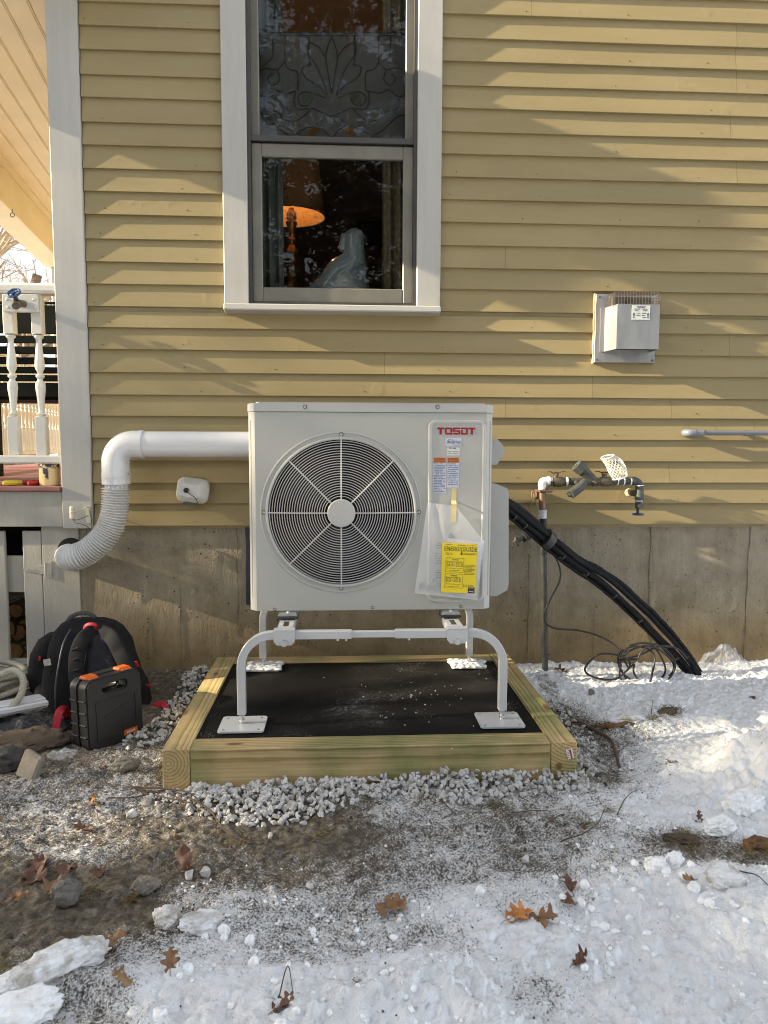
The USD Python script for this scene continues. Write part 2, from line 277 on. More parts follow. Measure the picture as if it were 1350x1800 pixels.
ground_m = usdkit.material(stage, '/World/Looks/ground_soil_snow', {
    'g': ('geometry', {}), 'at': ('attribute', {'attribute': 'snow'}),
    'n1': ('noise_texture', {'scale': 9.0, 'detail': 8.0, 'roughness': 0.7}), 'n2': ('noise_texture', {'scale': 170.0, 'detail': 4.0, 'roughness': 0.75}), 'n3': ('noise_texture', {'scale': 34.0, 'detail': 6.0, 'roughness': 0.7}),
    'a1': ('math', {'math_type': 'multiply_add', 'value2': 0.55}), 'a2': ('math', {'math_type': 'multiply_add', 'value2': 1.3}), 'a3': ('math', {'math_type': 'multiply_add', 'value2': 0.5}),
    'mr': ('map_range', {'range_type': 'smoothstep', 'from_min': 1.51, 'from_max': 1.82, 'clamp': True}),
    'soil': ('rgb_ramp', {'ramp': [(0.25, (0.045, 0.034, 0.024)), (0.45, (0.105, 0.085, 0.062)), (0.6, (0.18, 0.155, 0.12)), (0.78, (0.32, 0.29, 0.24))]}),
    'nsn': ('noise_texture', {'scale': 22.0, 'detail': 7.0, 'roughness': 0.7}), 'sn': ('rgb_ramp', {'ramp': [(0.28, (0.68, 0.67, 0.64)), (0.42, (0.84, 0.84, 0.84)), (0.55, (0.89, 0.90, 0.91))]}),
    'dirty': ('mix_color', {'b': (0.64, 0.63, 0.61), 'use_clamp': False}), 'dm': ('map_range', {'from_min': 0.4, 'from_max': 0.68, 'to_min': 0.7, 'to_max': 0.0, 'clamp': True}),
    'mx': ('mix_color', {'use_clamp': False}), 'sp1': ('map_range', {'range_type': 'smoothstep', 'from_min': 0.52, 'from_max': 0.66, 'clamp': True}), 'sp2': ('map_range', {'range_type': 'smoothstep', 'from_min': 0.52, 'from_max': 0.74, 'clamp': True}), 'spm': ('math', {'math_type': 'multiply'}), 'spk': ('mix_color', {'use_clamp': False, 'b': (0.16, 0.13, 0.10)}),
    'bs': ('math', {'math_type': 'multiply_add', 'value2': 0.6}), 'b': ('bump', {'strength': 1.0, 'distance': 0.010}),
    'rg': ('map_range', {'to_min': 0.9, 'to_max': 0.6}),
    'p': ('principled_bsdf', {'specular_ior_level': 0.25})},
    [('g.position', 'n1.vector'), ('g.position', 'n2.vector'), ('g.position', 'n3.vector'), ('n1.fac', 'a1.value1'), ('at.fac', 'a1.value3'), ('n2.fac', 'a2.value1'), ('a1.value', 'a2.value3'), ('n3.fac', 'a3.value1'), ('a2.value', 'a3.value3'),
     ('a3.value', 'mr.value'), ('n3.fac', 'soil.fac'), ('g.position', 'nsn.vector'), ('nsn.fac', 'sn.fac'), ('at.fac', 'dm.value'), ('dm.result', 'dirty.fac'), ('sn.color', 'dirty.a'), ('mr.result', 'mx.fac'), ('soil.color', 'mx.a'), ('dirty.result', 'mx.b'), ('n2.fac', 'sp1.value'), ('n1.fac', 'sp2.value'), ('sp1.result', 'spm.value1'), ('sp2.result', 'spm.value2'), ('spm.value', 'spk.fac'), ('mx.result', 'spk.a'), ('spk.result', 'p.base_color'),
     ('n2.fac', 'bs.value1'), ('n3.fac', 'bs.value3'), ('bs.value', 'b.height'), ('b.normal', 'p.normal'), ('mr.result', 'rg.value'), ('rg.result', 'p.roughness')], surface='p.BSDF')
gv = np.stack([gx, gy, gz], -1).reshape(-1, 3)
gp = usdkit.mesh(stage, '/World/ground', (gv, quads), ground_m, True)
UsdGeom.PrimvarsAPI(gp).CreatePrimvar('snow', Sdf.ValueTypeNames.FloatArray, 'vertex').Set(Vt.FloatArray.FromNumpy(gm.ravel().astype(np.float32)))
tag(gp, 'trampled dirt with patchy dirty snow, clean snow to the right', 'ground', kind='structure')
def GZ(x, y): return float(ground_height(np.array([x]), np.array([y]))[0])
def on_ground(px, py, lift=0.0):
    z = 0.02
    for _ in range(4): p = AZ_(px, py, z); z = GZ(p[0], p[1])
    return np.array([p[0], p[1], z+lift])

# ---------------------------------------------------------------- house
house = thing('house', 'tan clapboard house wall on a bare concrete foundation', 'house')
XR = 3.3; ZT = 5.4
LL = [924.5,885.3,848.8,809.3,769.3,730.7,693.3,653.9,613.3,575.2,537.9,498.7,459.2,419.2,376,335.5,295.5,254.1,213.3,169.3,129.9,85.3,43.2,1.3]
RR = [921.3,884,848.5,811.5,774.4,736.8,701.9,663.2,626.7,588,555.5,516,480,440.5,401.3,362.7,323.5,283.5,245.9,205.9,165.9,124.5,84.8,42.1]
zl = [AY(160-25*i/23, v)[2] for i, v in enumerate(LL)]; zr = [AY(1345, v)[2] for v in RR]
while zl[-1] < ZT-.1: zl.append(zl[-1]+.1034); zr.append(zr[-1]+.1034)
WX0, WX1, WZ0, WZ1 = -0.556, 0.462, 1.768, 3.62       # window casing
def zrow(i, x): t = (x+1.2)/3.33; return zl[i]*(1-t)+zr[i]*t
def clapboard(i, x0, x1, z_top=None):
    n = max(3, int((x1-x0)/.12)); xs = np.linspace(x0, x1, n); B = MB()
    zb = np.array([zrow(i, x) for x in xs])+0.0030*(fbm(np.stack([xs*1.7, xs*0+i*3.1, xs*0], -1), 3, 4)-.5)
    zt = np.array([zrow(min(i+1, len(zl)-1), x) for x in xs])+.018
    if z_top is not None: zt = np.minimum(zt, z_top)
    dy = 0.0030*(fbm(np.stack([xs*2.3, xs*0+i*7.7, xs*0+2], -1), 3, 9)-.5)
    fr = (zt-zb)/.1214
    prof = [(dy-.0020, zb), (dy-.0035, zb+.0015), (dy+.0135*fr, zt), (dy*0+.0185, zt), (dy*0+.0185, zb)]
    v = np.stack([np.stack([xs, a+xs*0, b], -1) for a, b in prof], 1).reshape(-1, 3); k = len(prof); f = []
    for a in range(n-1):
        for b in range(k): f.append([a*k+b, (a+1)*k+b, (a+1)*k+(b+1) % k, a*k+(b+1) % k])
    B.add(v, f)
    for a in (0, n-1):
        q = [a*k+b for b in range(k)]; t = [[q[0], q[1], q[2]], [q[0], q[2], q[3]], [q[0], q[3], q[4]]]
        B.f[-1] = np.vstack([B.f[-1], np.array(t if a else [r[::-1] for r in t])])
    B.build('clapboard', siding_m, house, 25)
joints = {0: [], 1: [], 2: [1.62], 3: [], 4: [AY(1325, 790)[0]], 5: [AY(1179, 755)[0], AY(889, 710)[0]], 6: [AY(1041, 720)[0]], 7: [.2], 8: [1.9], 9: [], 10: [], 11: [], 12: [.78], 13: [], 14: [], 15: [], 16: [1.9], 18: [1.86], 20: [1.88], 21: [1.87], 22: [AY(1296, 60)[0]]}
CX0 = -1.196
for i in range(len(zl)-1):
    segs = []
    if zl[i] > WZ0-.02 and zl[i] < WZ1: segs = [(CX0+.003, WX0-.002), (WX1+.002, XR)]
    elif zl[i] > WZ0-.11 and zl[i] <= WZ0-.02: segs = [(CX0+.003, XR)]
    else: segs = [(CX0+.003, XR)]
    js = sorted(joints.get(i, [float(rng.uniform(.8, 2.6))]))
    for a, b in segs:
        c = [a]+[j for j in js if a+.05 < j < b-.05]+[b]
        for u, w in zip(c[:-1], c[1:]): clapboard(i, u+.0006, w-.0006, WZ0-.002 if (zl[i] < WZ0-.02 < zl[i]+.14 and WZ0-.02 > zl[i]) else None)
B = MB()      # sheathing, the wall behind the boards
B.box(-1.30, WX0+.10, .02, .12, .74, ZT).box(WX1-.10, XR, .02, .12, .74, ZT).box(WX0+.10, WX1-.10, .02, .12, .74, WZ0+.02).box(WX0+.10, WX1-.10, .02, .12, WZ1-.1, ZT)
B.box(-1.30, -1.20, .12, 6.0, .74, ZT).box(XR-.1, XR, .12, 6, .74, ZT).box(-1.2, XR-.1, 5.9, 6, .74, ZT)
B.build('wall', PM('sheathing', (0.33, 0.27, 0.15), 0.7), house)
B = MB(); B.box(-1.7, XR+.3, -.45, 6.4, ZT, ZT+.12).build('roof', trim_m, house)
B = MB(); B.box(-1.338, CX0, -.0095, .02, .742, ZT, .004); B.box(-1.338, -1.30, .0205, .12, .742, ZT, .003).build('corner_board', trim_m, house)
B = MB(); gxs = np.linspace(-1.275, XR, 240); gzs = np.linspace(-.35, .757, 60)
X, Z = np.meshgrid(gxs, gzs); P = np.stack([X, X*0, Z], -1)
yy = .027+.006*(fbm(P*6, 4, 31)-.5)
for sx in (-.98, -.62, -.2, .22, .62, .93, 1.25, 1.56, 1.98, 2.4): yy -= .0045*np.exp(-((X-sx-.01*np.sin(Z*9))/.007)**2)*(noise(P*7+sx)>.3)
for hx, hz in ((.92, .36), (1.6, .34), (-.72, .42), (.3, .36), (2.0, .30)): yy += .010*np.exp(-((X-hx)**2+(Z-hz)**2)/.018**2)-.006*np.exp(-((X-hx-.03)**2+(Z-hz+.02)**2)/.03**2)
i_, j_ = np.meshgrid(np.arange(59), np.arange(239), indexing='ij')
F = np.stack([i_*240+j_, i_*240+j_+1, (i_+1)*240+j_+1, (i_+1)*240+j_], -1).reshape(-1, 4)
B.add(np.stack([X, yy, Z], -1).reshape(-1, 3), F); B.box(-1.275, XR, .04, .25, -.36, .752)
B.build('foundation', concrete_m, house, True)
seam_m = PM('concrete_seam', (.13, .11, .08), .9, .3, 20)
for sx, z0, z1, w in ((1.548, .12, .752, .0030), (2.06, .05, .752, .0028), (.93, .10, .70, .0022), (-.80, .0, .45, .0020), (-.52, .2, .752, .0018), (1.27, .05, .38, .0013)):
    zz_ = np.linspace(z0, z1, 40); P_ = np.stack([sx+zz_*0, zz_*0, zz_], -1); P_[:, 0] += .016*(fbm(np.c_[zz_*9, zz_*0+sx, zz_*0], 4, 6)-.5); P_[:, 1] = .0245; B = MB(); B.tube(P_, w*.75*(.2+1.6*fbm(np.c_[zz_*26, zz_*0+sx, zz_*0], 3, 8)), 5, flat=(1, .6)); B.build('seam', seam_m, house)
B = MB(); B.box(-1.28, XR, .0195, .2, .7575, .768).build('sill_plate', dark_m, house)
B = MB()
for i in range(0, 24):
    for x in np.arange(-1.12, 2.3, .405):
        x = x+rng.uniform(-.05, .05)
        if WX0-.03 < x < WX1+.03 and zl[i] > WZ0-.11: continue
        if rng.random() < .5: continue
        z = zrow(i, x)+.016+rng.uniform(0, .012); B.cyl((x, -.0022+rng.uniform(-.0006, .0004), z), (x, .006, z), .0023, n=6)
tag(B.build('nail_heads', dark_m, house), kind='stuff')
dp = MB(); a = AY(431, 926, .015); b = AY(520, 1062, .015); dp.box(a[0], b[0], .008, .022, b[2], a[2]-.004, .002).build('foundation_panel', PM('navy_panel', (.022, .024, .045), .5), house)
# window
cas = MB()
cas.box(WX0, WX0+.113, -.022, .019, WZ0+.030, WZ1, .003).box(WX1-.113, WX1, -.022, .019, WZ0+.030, WZ1, .003).box(WX0-.02, WX1+.02, -.026, .019, WZ1, WZ1+.13, .003)
win = cas.build('window', trim_m, house)
B = MB(); B.obox(((WX0+WX1)/2, -.018, WZ0+.013), (WX1-WX0, .085, .030), rotm(X_, -6), .005).build('sill', trim_h, win)
GX0, GX1 = WX0+.113, WX1-.113
zm0, zm1 = AY(580, 253, .02)[2], AY(580, 245, .02)[2]; zlow = AY(580, 533, .01)[2]
B = MB(); B.box(GX0, GX0+.016, -.006, .085, WZ0+.03, WZ1).box(GX1-.016, GX1, -.006, .085, WZ0+.03, WZ1).box(GX0, GX1, -.004, .08, WZ0+.0285, zlow)
B.box(GX0+.003, GX1-.003, .000, .035, zm0, zm1+.004); B.build('storm_frame', storm_m, win)
def sash(x0, x1, z0, z1, st, tr, br, y):
    m = MB(); m.box(x0, x0+st, y, y+.035, z0, z1, .004).box(x1-st, x1, y, y+.035, z0, z1, .004).box(x0+st, x1-st, y+.001, y+.034, z1-tr, z1, .004).box(x0+st, x1-st, y+.001, y+.034, z0, z0+br, .004)
    m.build('sash', sash_m, win)
    g = MB(); g.box(x0+st-.004, x1-st+.004, y+.016, y+.019, z0+br-.004, z1-tr+.004); g.build('pane', glass_m, win, False)
sash(GX0+.016, GX1-.016, zlow+.002, AY(580, 254, .012)[2], .048, AY(580, 254, .012)[2]-AY(580, 277, .012)[2], AY(580, 507, .012)[2]-zlow, .012)
sash(GX0+.013, GX1-.013, zm1+.004, WZ1-.01, .040, .05, .006, .036)
# room behind the window
room_m = PM('room_wall', (0.30, 0.18, 0.13), 0.8, 0.1, 3)
B = MB(); B.box(-1.18, XR-.12, 3.6, 3.7, .9, 3.9).box(-1.19, -1.17, .13, 3.6, .9, 3.9).box(2.2, 2.3, .13, 3.6, .9, 3.9).box(-1.17, 2.2, .13, 3.6, 3.9, 4.0).build('room_walls', room_m, house)
B = MB(); B.box(-1.17, 2.2, .13, 3.6, .86, .9).build('room_floor', PM('room_floor', (.16, .08, .04), .4), house)

# ---------------------------------------------------------------- porch
porch = thing('porch', 'side porch with cream plank ceiling, turned railings and painted board skirt', 'porch')
DR = -.135; PD = np.array([DR, math.sqrt(1-DR*DR), 0]); PN = np.array([PD[1], -DR, 0])
def PP(off, y, z): return np.array([off-.0+DR*y, y, z])
def along(B, o0, o1, y0, y1, z0, z1, ch=0.0):
    c = (PP((o0+o1)/2, (y0+y1)/2, (z0+z1)/2)); B.obox(c, (abs(o1-o0), (y1-y0)/PD[1], z1-z0), np.stack([PN, PD, Z_], 1), ch)
ZC = 3.3; k = 0; off = -1.245
while off > -2.33:
    B = MB(); along(B, off-.121, off-.012, -.3, 4.6, ZC, ZC+.02, .003)
    for c in (-.004, ): 
        p = np.array([PP(off+c, -.3, ZC+.004), PP(off+c, 4.6, ZC+.004)]); B.tube(p, .0042, 6)
    along(B, off-.013, off+.001, -.3, 4.6, ZC+.009, ZC+.018)
    B.build('ceiling_plank', ceil_m, porch); off -= .123
B = MB(); along(B, -2.50, -1.0, -.35, 4.7, ZC+.021, ZC+.06); B.build('roof_deck', ceil_m, porch)
B = MB(); along(B, -2.475, -2.30, -.32, 4.6, 3.02, ZC-.001, .004); B.build('beam', ceil_m, porch)
B = MB(); along(B, -2.33, -2.302, -.32, 4.6, ZC-.05, ZC-.003, .012); along(B, -2.50, -2.285, -.32, 4.6, 3.0, 3.019, .004); B.build('beam_moulding', ceil_m, porch)
B = MB(); B.box(-2.9, -1.3, 4.62, 4.74, 3.0, 3.3, .004).build('beam', ceil_m, porch)
p = AY(22, 383, 2.6); B = MB(); o = np.array([p[0], 2.6, 3.0]); B.cyl(o, o+[0, 0, -.03], .003, n=6).tube([o+[.016*math.cos(t), 0, -.045+.016*math.sin(t)] for t in np.linspace(0, 2*PI, 15)[:-1]], .003, 6, closed=True); B.build('hook', dark_m, porch)
for i in range(48):
    B = MB(); B.box(-3.2, -1.302, .002+i*.092, .002+i*.092+.087, .925, .945, .003); B.build('deck_board', deck_m, porch)
B = MB(); B.box(-3.2, -1.340, -.022, -.001, .921, .945, .004).build('deck_edge', deck_m, porch)
B = MB(); B.box(-3.2, -1.34, -.002, .03, AY(50, 926, 0)[2], .920, .003).build('fascia', gray_trim, porch)
for y0, z0 in ((.3, .70), (2.6, -.2)): B = MB(); B.box(-3.2, -1.35, y0, y0+.05, z0, .92); B.build('joist', dark_m, porch)
zb = -.1; zt = AY(60, 933, .03)[2]
for x0, x1, t in ((-2.40, -2.05, 0), (-2.02, -1.73, 0), (-1.715, AY(11, 1000, .03)[0], 0)):
    B = MB(); B.box(x0, x1, .022, .045, zb, zt+t, .003).build('skirt_board', gray_trim, porch)
for k in range(14): B = MB(); B.box(-3.2, -3.18, .06+k*.33, .06+k*.33+.32, zb, .9, .003); B.build('skirt_board', gray_trim, porch)
B = MB(); B.box(AY(75.8, 1000, .03)[0], -1.276, .021, .044, zb, .752, .003).build('skirt_board', gray_trim, porch)
B = MB(); B.box(AY(42.5, 1000, .03)[0], AY(74.8, 1000, .03)[0], .0215, .0445, .03, zt, .003); gate = B.build('gate', gray_trim, porch)
B = MB(); B.box(-1.73, AY(60, 1000, .03)[0], .048, .07, AY(30, 1041, .05)[2], AY(30, 977, .05)[2], .003); B.build('crosspiece', gray_trim, gate)
B = MB(); B.box(-1.73, AY(60, 1000, .03)[0], .048, .07, zb, AY(30, 1158, .05)[2], .003); B.build('crosspiece', gray_trim, gate)
h0 = AY(80, 1001, .02); zinc_m = PM('painted_metal', (0.40, 0.38, 0.33), 0.45, 0.15, 9)
B = MB(); B.prism(Polygon([(-.105, -.006), (-.1, .008), (-.002, .025), (-.002, -.025)]), (h0[0], .0205, h0[2]), X_, Z_, .002); B.box(h0[0]+.002, h0[0]+.03, .0175, .0205, h0[2]-.04, h0[2]+.04); B.cyl((h0[0], .017, h0[2]-.035), (h0[0], .017, h0[2]+.035), .004, n=8)
for dx, dz in ((-.08, 0), (-.05, .0), (-.02, .012), (.016, .028), (.016, -.028)): B.cyl((h0[0]+dx, .0145, h0[2]+dz), (h0[0]+dx, .0175, h0[2]+dz), .004, n=8)
B.build('hinge', zinc_m, gate)
# near railing (plane of the wall) and side railing
YR = .05
zt0, zt1 = 1.846, 1.893; zb0, zb1 = 1.052, 1.091
B = MB(); B.box(-2.45, -1.302, YR-.045, YR+.045, zt0, zt1, .012).build('top_rail', rail_m, porch)
B = MB(); B.box(-2.45, -1.302, YR-.04, YR+.04, zb0, zb1, .006).build('bottom_rail', rail_m, porch)
def baluster(o, R=None, name='baluster'):
    B = MB(); s = .024; h = zt0-zb1
    zA, zB = h*.245, h*.755
    B.obox(np.array(o)+[0, 0, zA/2], (2*s, 2*s, zA), R, .003); B.obox(np.array(o)+[0, 0, (zB+h)/2], (2*s, 2*s, h-zB), R, .003)
    q = zB-zA
    pr = [(.012, -.004), (.020, .012), (.022, .02), (.016, .034), (.013, .05), (.014, .08), (.0185, .16), (.0235, .235), (.022, .275), (.012, .3), (.0125, .31), (.02, .325), (.02, .338), (.0125, .35), (.0135, .365), (.021, .395), (.0225, .42), (.019, .5), (.015, .56), (.0125, .62), (.0145, .635), (.022, .65), (.0225, .66), (.012, .672)]
    B.lathe([(r, zA+t/.672*q) for r, t in pr], o, Z_, 12); B.build(name, rail_m, porch, 40)
for px in (-34, 20, 69):
    x = AY(px+1.5, 660, YR)[0]; baluster((x, YR, zb1))
for y in np.arange(.25, 4.6, .118): baluster(PP(-2.385, y, zb1), np.stack([PN, PD, Z_], 1))
B = MB(); along(B, -2.43, -2.34, .05, 4.6, zt0, zt1, .012); B.build('top_rail', rail_m, porch)
B = MB(); along(B, -2.42, -2.35, .05, 4.6, zb0, zb1, .006); B.build('bottom_rail', rail_m, porch)
B = MB(); along(B, -2.45, -2.32, 4.55, 4.68, .945, 3.0, .006); along(B, -2.45, -2.32, -.02, .11, .945, 3.0, .006); B.build('post', rail_m, porch)
pa, pb = AY(6, 518, .02), AY(69, 550, .02)
B = MB(); B.box(pa[0], pb[0], .002, YR-.025, pb[2], pa[2], .003)
for px, py in ((12.5, 526), (59, 526.5), (14, 540), (61, 540)): c = AY(px, py, .002); B.lathe([(.007, 0), (.006, .003), (.003, .005)], (c[0], .002, c[2]), -Y_, 8)
B.build('faucet_board', rail_m, porch)

# ---------------------------------------------------------------- trees
def bare_tree(name, loc, h, label, seed, group, spread=.55, mat=twig_m, levels=4, lean=(0, 0)):
    r = np.random.default_rng(seed); T, C = MB(), MB()
    def grow(p, d, L, rad, lv):
        n = 4; pts = [p]; dd = np.array(d)
        for i in range(n):
            dd = dd+r.normal(0, .11, 3)+[0, 0, .03]; dd /= np.linalg.norm(dd); pts.append(pts[-1]+dd*L/n)
        pts = np.array(pts); rr = np.linspace(rad, rad*.55 if lv else rad*.3, n+1)
        (T if lv == levels else C).tube(pts, rr, 9 if lv == levels else (5 if lv > 1 else 3), caps=lv == levels)
        if lv == 0: return
        for _ in range(int(r.integers(5, 8)) if lv == levels else int(r.integers(3, 6))):
            t = r.uniform(.35 if lv == levels else .2, 1.0); i = min(int(t*n), n-1); q = pts[i]+(pts[i+1]-pts[i])*(t*n-i)
            v = r.normal(0, 1, 3); v -= dd*np.dot(v, dd); v /= np.linalg.norm(v)
            nd = dd*math.cos(spread*1.3)+v*math.sin(spread*1.3); nd[2] = abs(nd[2])*.9+.05; nd /= np.linalg.norm(nd)
            grow(q, nd, L*r.uniform(.5, .72), rad*.5*r.uniform(.8, 1.1), lv-1)
    d0 = np.array([lean[0], lean[1], 1.0]); d0 /= np.linalg.norm(d0)
    grow(np.zeros(3), d0, h*.5, h*.016, levels)
    t = thing(name, label, 'tree', loc, 0, group); T.build('trunk', bark_m, t); C.build('crown', mat, t); return t
def copy_of(src, name, label, cat, loc, rz=0, s=1.0, group=None):
    x = UsdGeom.Xform.Define(stage, numbered('/World/'+name)); x.AddTranslateOp().Set(Gf.Vec3d(*map(float, loc))); x.AddRotateZOp().Set(math.degrees(rz)); x.AddScaleOp().Set(Gf.Vec3f(s, s, s))
    p = x.GetPrim(); p.GetReferences().AddInternalReference(src.GetPath()); p.SetInstanceable(True)
    return tag(p, label, cat, group)
def proto(t, name):      # an unseen class prim that the copies refer to
    return t
tb = bare_tree('bare_tree', (-8.6, 9.0, 0), 8.5, 'bare pale-twigged tree beyond the porch, nearest of them', 3, 'bare trees beyond the porch')
for i, (x, y, s, rz, lab) in enumerate(((-11.5, 12.5, 1.1, 1.0, 'bare tree beyond the porch, behind the nearest one'), (-7.2, 13.5, 1.0, 2.2, 'bare tree beyond the porch, nearest the house corner'), (-14, 16, 1.3, 3.1, 'tall bare tree farthest beyond the porch'), (-12.2, 8.2, 1.0, 4.0, 'bare tree left of the porch beam'), (-9.5, 17, 1.2, 5.0, 'bare tree far behind the porch railing'), (-5.6, 9.2, .95, 2.9, 'bare tree seen just above the porch railing'), (-6.5, 11.3, 1.05, .4, 'bare tree whose twigs cross the sky beside the corner board'), (-7.9, 14.6, 1.2, 5.6, 'bare tree behind the twigs beside the corner board'), (-6.6, 15.5, 1.3, 1.7, 'bare tree farthest behind the corner board'))):
    copy_of(tb, 'bare_tree', lab, 'tree', (x, y, 0), rz, s, 'bare trees beyond the porch')
def conifer(name, loc, h, rad, label, seed, group, n=9000, z0=.4):
    r = np.random.default_rng(seed); T, C = MB(), MB()
    T.cyl((0, 0, -.2), (0, 0, h*.97), h*.016, h*.002, 8)
    nb = int(h*14); V, F = [], []
    for b in range(nb):
        t = (b+r.uniform())/nb; z = z0+(h-z0)*t; L = rad*(1-t)**.8*r.uniform(.75, 1.1)+.1; a = r.uniform(0, 2*PI); d = np.array([math.cos(a), math.sin(a), r.uniform(-.25, .1)])
        T.tube([(0, 0, z), d*L+[0, 0, z]], [.02, .005], 3, caps=False)
        m = int(n/nb*(L/rad+.15)*1.4)
        u = r.uniform(.12, 1.02, m)**.8; side = np.cross(d, Z_); c = np.array([0, 0, z])+d*(u*L)[:, None]+side*r.normal(0, .16*L+.05, m)[:, None]*(1.1-u)[:, None]+np.stack([r.normal(0, .03, m)]*2+[r.normal(-.05, .07, m)], 1)
        dv = r.normal(0, 1, (m, 3))*[1, 1, .45]; dv /= np.linalg.norm(dv, axis=1, keepdims=True); w = np.cross(dv, r.normal(0, 1, (m, 3))); w /= np.linalg.norm(w, axis=1, keepdims=True)
        s1, s2 = r.uniform(.05, .11, (m, 1)), r.uniform(.012, .03, (m, 1)); k = len(V)*0
        V.append(np.stack([c-dv*s1, c+w*s2, c+dv*s1, c-w*s2], 1))
    V = np.concatenate(V).reshape(-1, 3); F = np.arange(len(V)).reshape(-1, 4)
    C.add(V, F); t = thing(name, label, 'tree', loc, 0, group); T.build('trunk', bark_m, t); C.build('crown', needle_m, t, False); return t
# conifers left of the yard (they shade it from the low sun) and across the yard behind the viewer
cf = conifer('conifer', (-8.2, -16.5, 0), 9.0, 2.5, 'conifer across the yard at far left', 5, 'conifers around the yard', 17000)
for x, y, s, rz, lab in ((-19.0, -4.5, 1.5, 0.4, 'dense conifer left of the yard beside the porch'), (-22.0, -4.7, 1.6, 1.3, 'conifer left of the yard behind the dense one'), (-25.5, -5.3, 1.75, 3.3, 'tall conifer left of the yard, third behind the dense one'), (-21.5, -8.2, 1.4, 2.6, 'conifer at the left yard edge'), (-29, -4.2, 1.1, 4.2, 'conifer farthest left of the yard'),
                         (-6.5, -15, 1.3, .5, 'conifer across the yard, leftmost'), (-3.2, -13.5, 1.2, 1.9, 'conifer across the yard facing the window'), (.2, -15.5, 1.45, 3.3, 'tall conifer across the yard'), (3.4, -13.8, 1.25, 4.4, 'conifer across the yard right of the window'), (6.8, -15.2, 1.4, 5.4, 'conifer across the yard, rightmost'), (-1.3, -19, 1.9, 5.9, 'very tall conifer across the yard'), (4.9, -19.5, 1.8, 2.9, 'very tall conifer at the far right of the yard'), (1.9, -18, 1.9, 1.2, 'very tall conifer across the yard behind the tall one'), (8.5, -18, 1.9, .3, 'very tall conifer beyond the rightmost one'), (-5.2, -18, 1.9, 4.0, 'very tall conifer beyond the leftmost one')):
    copy_of(cf, 'conifer', lab, 'tree', (x, y, 0), rz, s, 'conifers around the yard')
ts = bare_tree('yard_tree', (-15.0, -2.75, 0), 10.5, 'bare tree left of the yard beside the porch', 12, None, mat=bark_m, levels=4)
sl = conifer('thin_conifer', (-20.5, -1.85, 0), 8.7, 1.15, 'thin sparse conifer left of the yard nearest the porch', 9, 'thin conifers left of the yard', 4200)
copy_of(sl, 'thin_conifer', 'thin sparse conifer left of the yard behind the nearest thin one', 'tree', (-25.0, -2.45, 0), 2.0, 1.12, 'thin conifers left of the yard')
# ---------------------------------------------------------------- timber frame, mat
def timber_mat(name, axis, c, seed, ends=True):
    """solid pine: growth rings round an axis along the timber, knots, green and tan tints of treated wood"""
    scale = {'x': (0.12, 1, 1), 'y': (1, 0.12, 1)}[axis]
    loc = {'x': (0, -c[0]*1, -c[1]), 'y': (-c[0], 0, -c[1])}[axis]
    return usdkit.material(stage, '/World/Looks/'+name, {
        'g': ('geometry', {}), 'off': ('vector_math', {'math_type': 'add', 'vector2': loc}), 'mp': ('mapping', {'scale': scale}),
        'w': ('wave_texture', {'wave_type': 'rings', 'rings_direction': axis, 'profile': 'saw', 'scale': 28.0, 'distortion': 1.4, 'detail': 3.0, 'detail_scale': 2.2}),
        'r': ('rgb_ramp', {'ramp': [(0.0, (0.55, 0.41, 0.215)), (0.55, (0.48, 0.345, 0.165)), (0.85, (0.30, 0.195, 0.085)), (1.0, (0.48, 0.355, 0.18))]}),
        'n': ('noise_texture', {'scale': 5.5, 'detail': 4.0, 'w': seed, 'dimensions': '4D'}), 'gr': ('rgb_ramp', {'ramp': [(0.38, (0, 0, 0)), (0.66, (1, 1, 1))]}), 'tint': ('mix_color', {'blend_type': 'multiply', 'b': (0.50, 0.66, 0.52), 'use_clamp': False}),
        'kv': ('voronoi_texture', {'scale': 5.0, 'randomness': 1.0}), 'km': ('mapping', {'scale': {'x': (0.8, 2.2, 2.2), 'y': (2.2, 0.8, 2.2)}[axis]}), 'kr': ('rgb_ramp', {'ramp': [(0.0, (1, 1, 1)), (0.10, (.9, .9, .9)), (0.17, (0, 0, 0))]}), 'knot': ('mix_color', {'b': (0.17, 0.085, 0.035), 'use_clamp': False}),
        'fm': ('mapping', {'scale': {'x': (3, 160, 160), 'y': (160, 3, 160)}[axis]}), 'fn': ('noise_texture', {'scale': 1.0, 'detail': 3.0}), 'fr': ('rgb_ramp', {'ramp': [(0.3, (.8, .8, .8)), (0.7, (1.1, 1.1, 1.1))]}), 'fine': ('mix_color', {'blend_type': 'multiply', 'fac': 1.0, 'use_clamp': False}),
        'b': ('bump', {'strength': 0.6, 'distance': 0.0015}), 'p': ('principled_bsdf', {'roughness': 0.7, 'specular_ior_level': 0.25})},
        [('g.position', 'off.vector1'), ('off.vector', 'mp.vector'), ('mp.vector', 'w.vector'), ('w.fac', 'r.fac'), ('off.vector', 'n.vector'), ('n.fac', 'gr.fac'), ('gr.color', 'tint.fac'), ('r.color', 'tint.a'),
         ('off.vector', 'km.vector'), ('km.vector', 'kv.vector'), ('kv.distance', 'kr.fac'), ('kr.color', 'knot.fac'), ('tint.result', 'knot.a'),
         ('off.vector', 'fm.vector'), ('fm.vector', 'fn.vector'), ('fn.fac', 'fr.fac'), ('knot.result', 'fine.a'), ('fr.color', 'fine.b'), ('fine.result', 'p.base_color'), ('w.fac', 'b.height'), ('b.normal', 'p.normal')], surface='p.BSDF')
PX0, PX1, PY0, PY1, PZ = -.600, .795, -1.200, -.125, .140
pad = thing('timber_frame', 'rectangular frame of four new pressure treated timbers under the heat pump', 'timber frame')
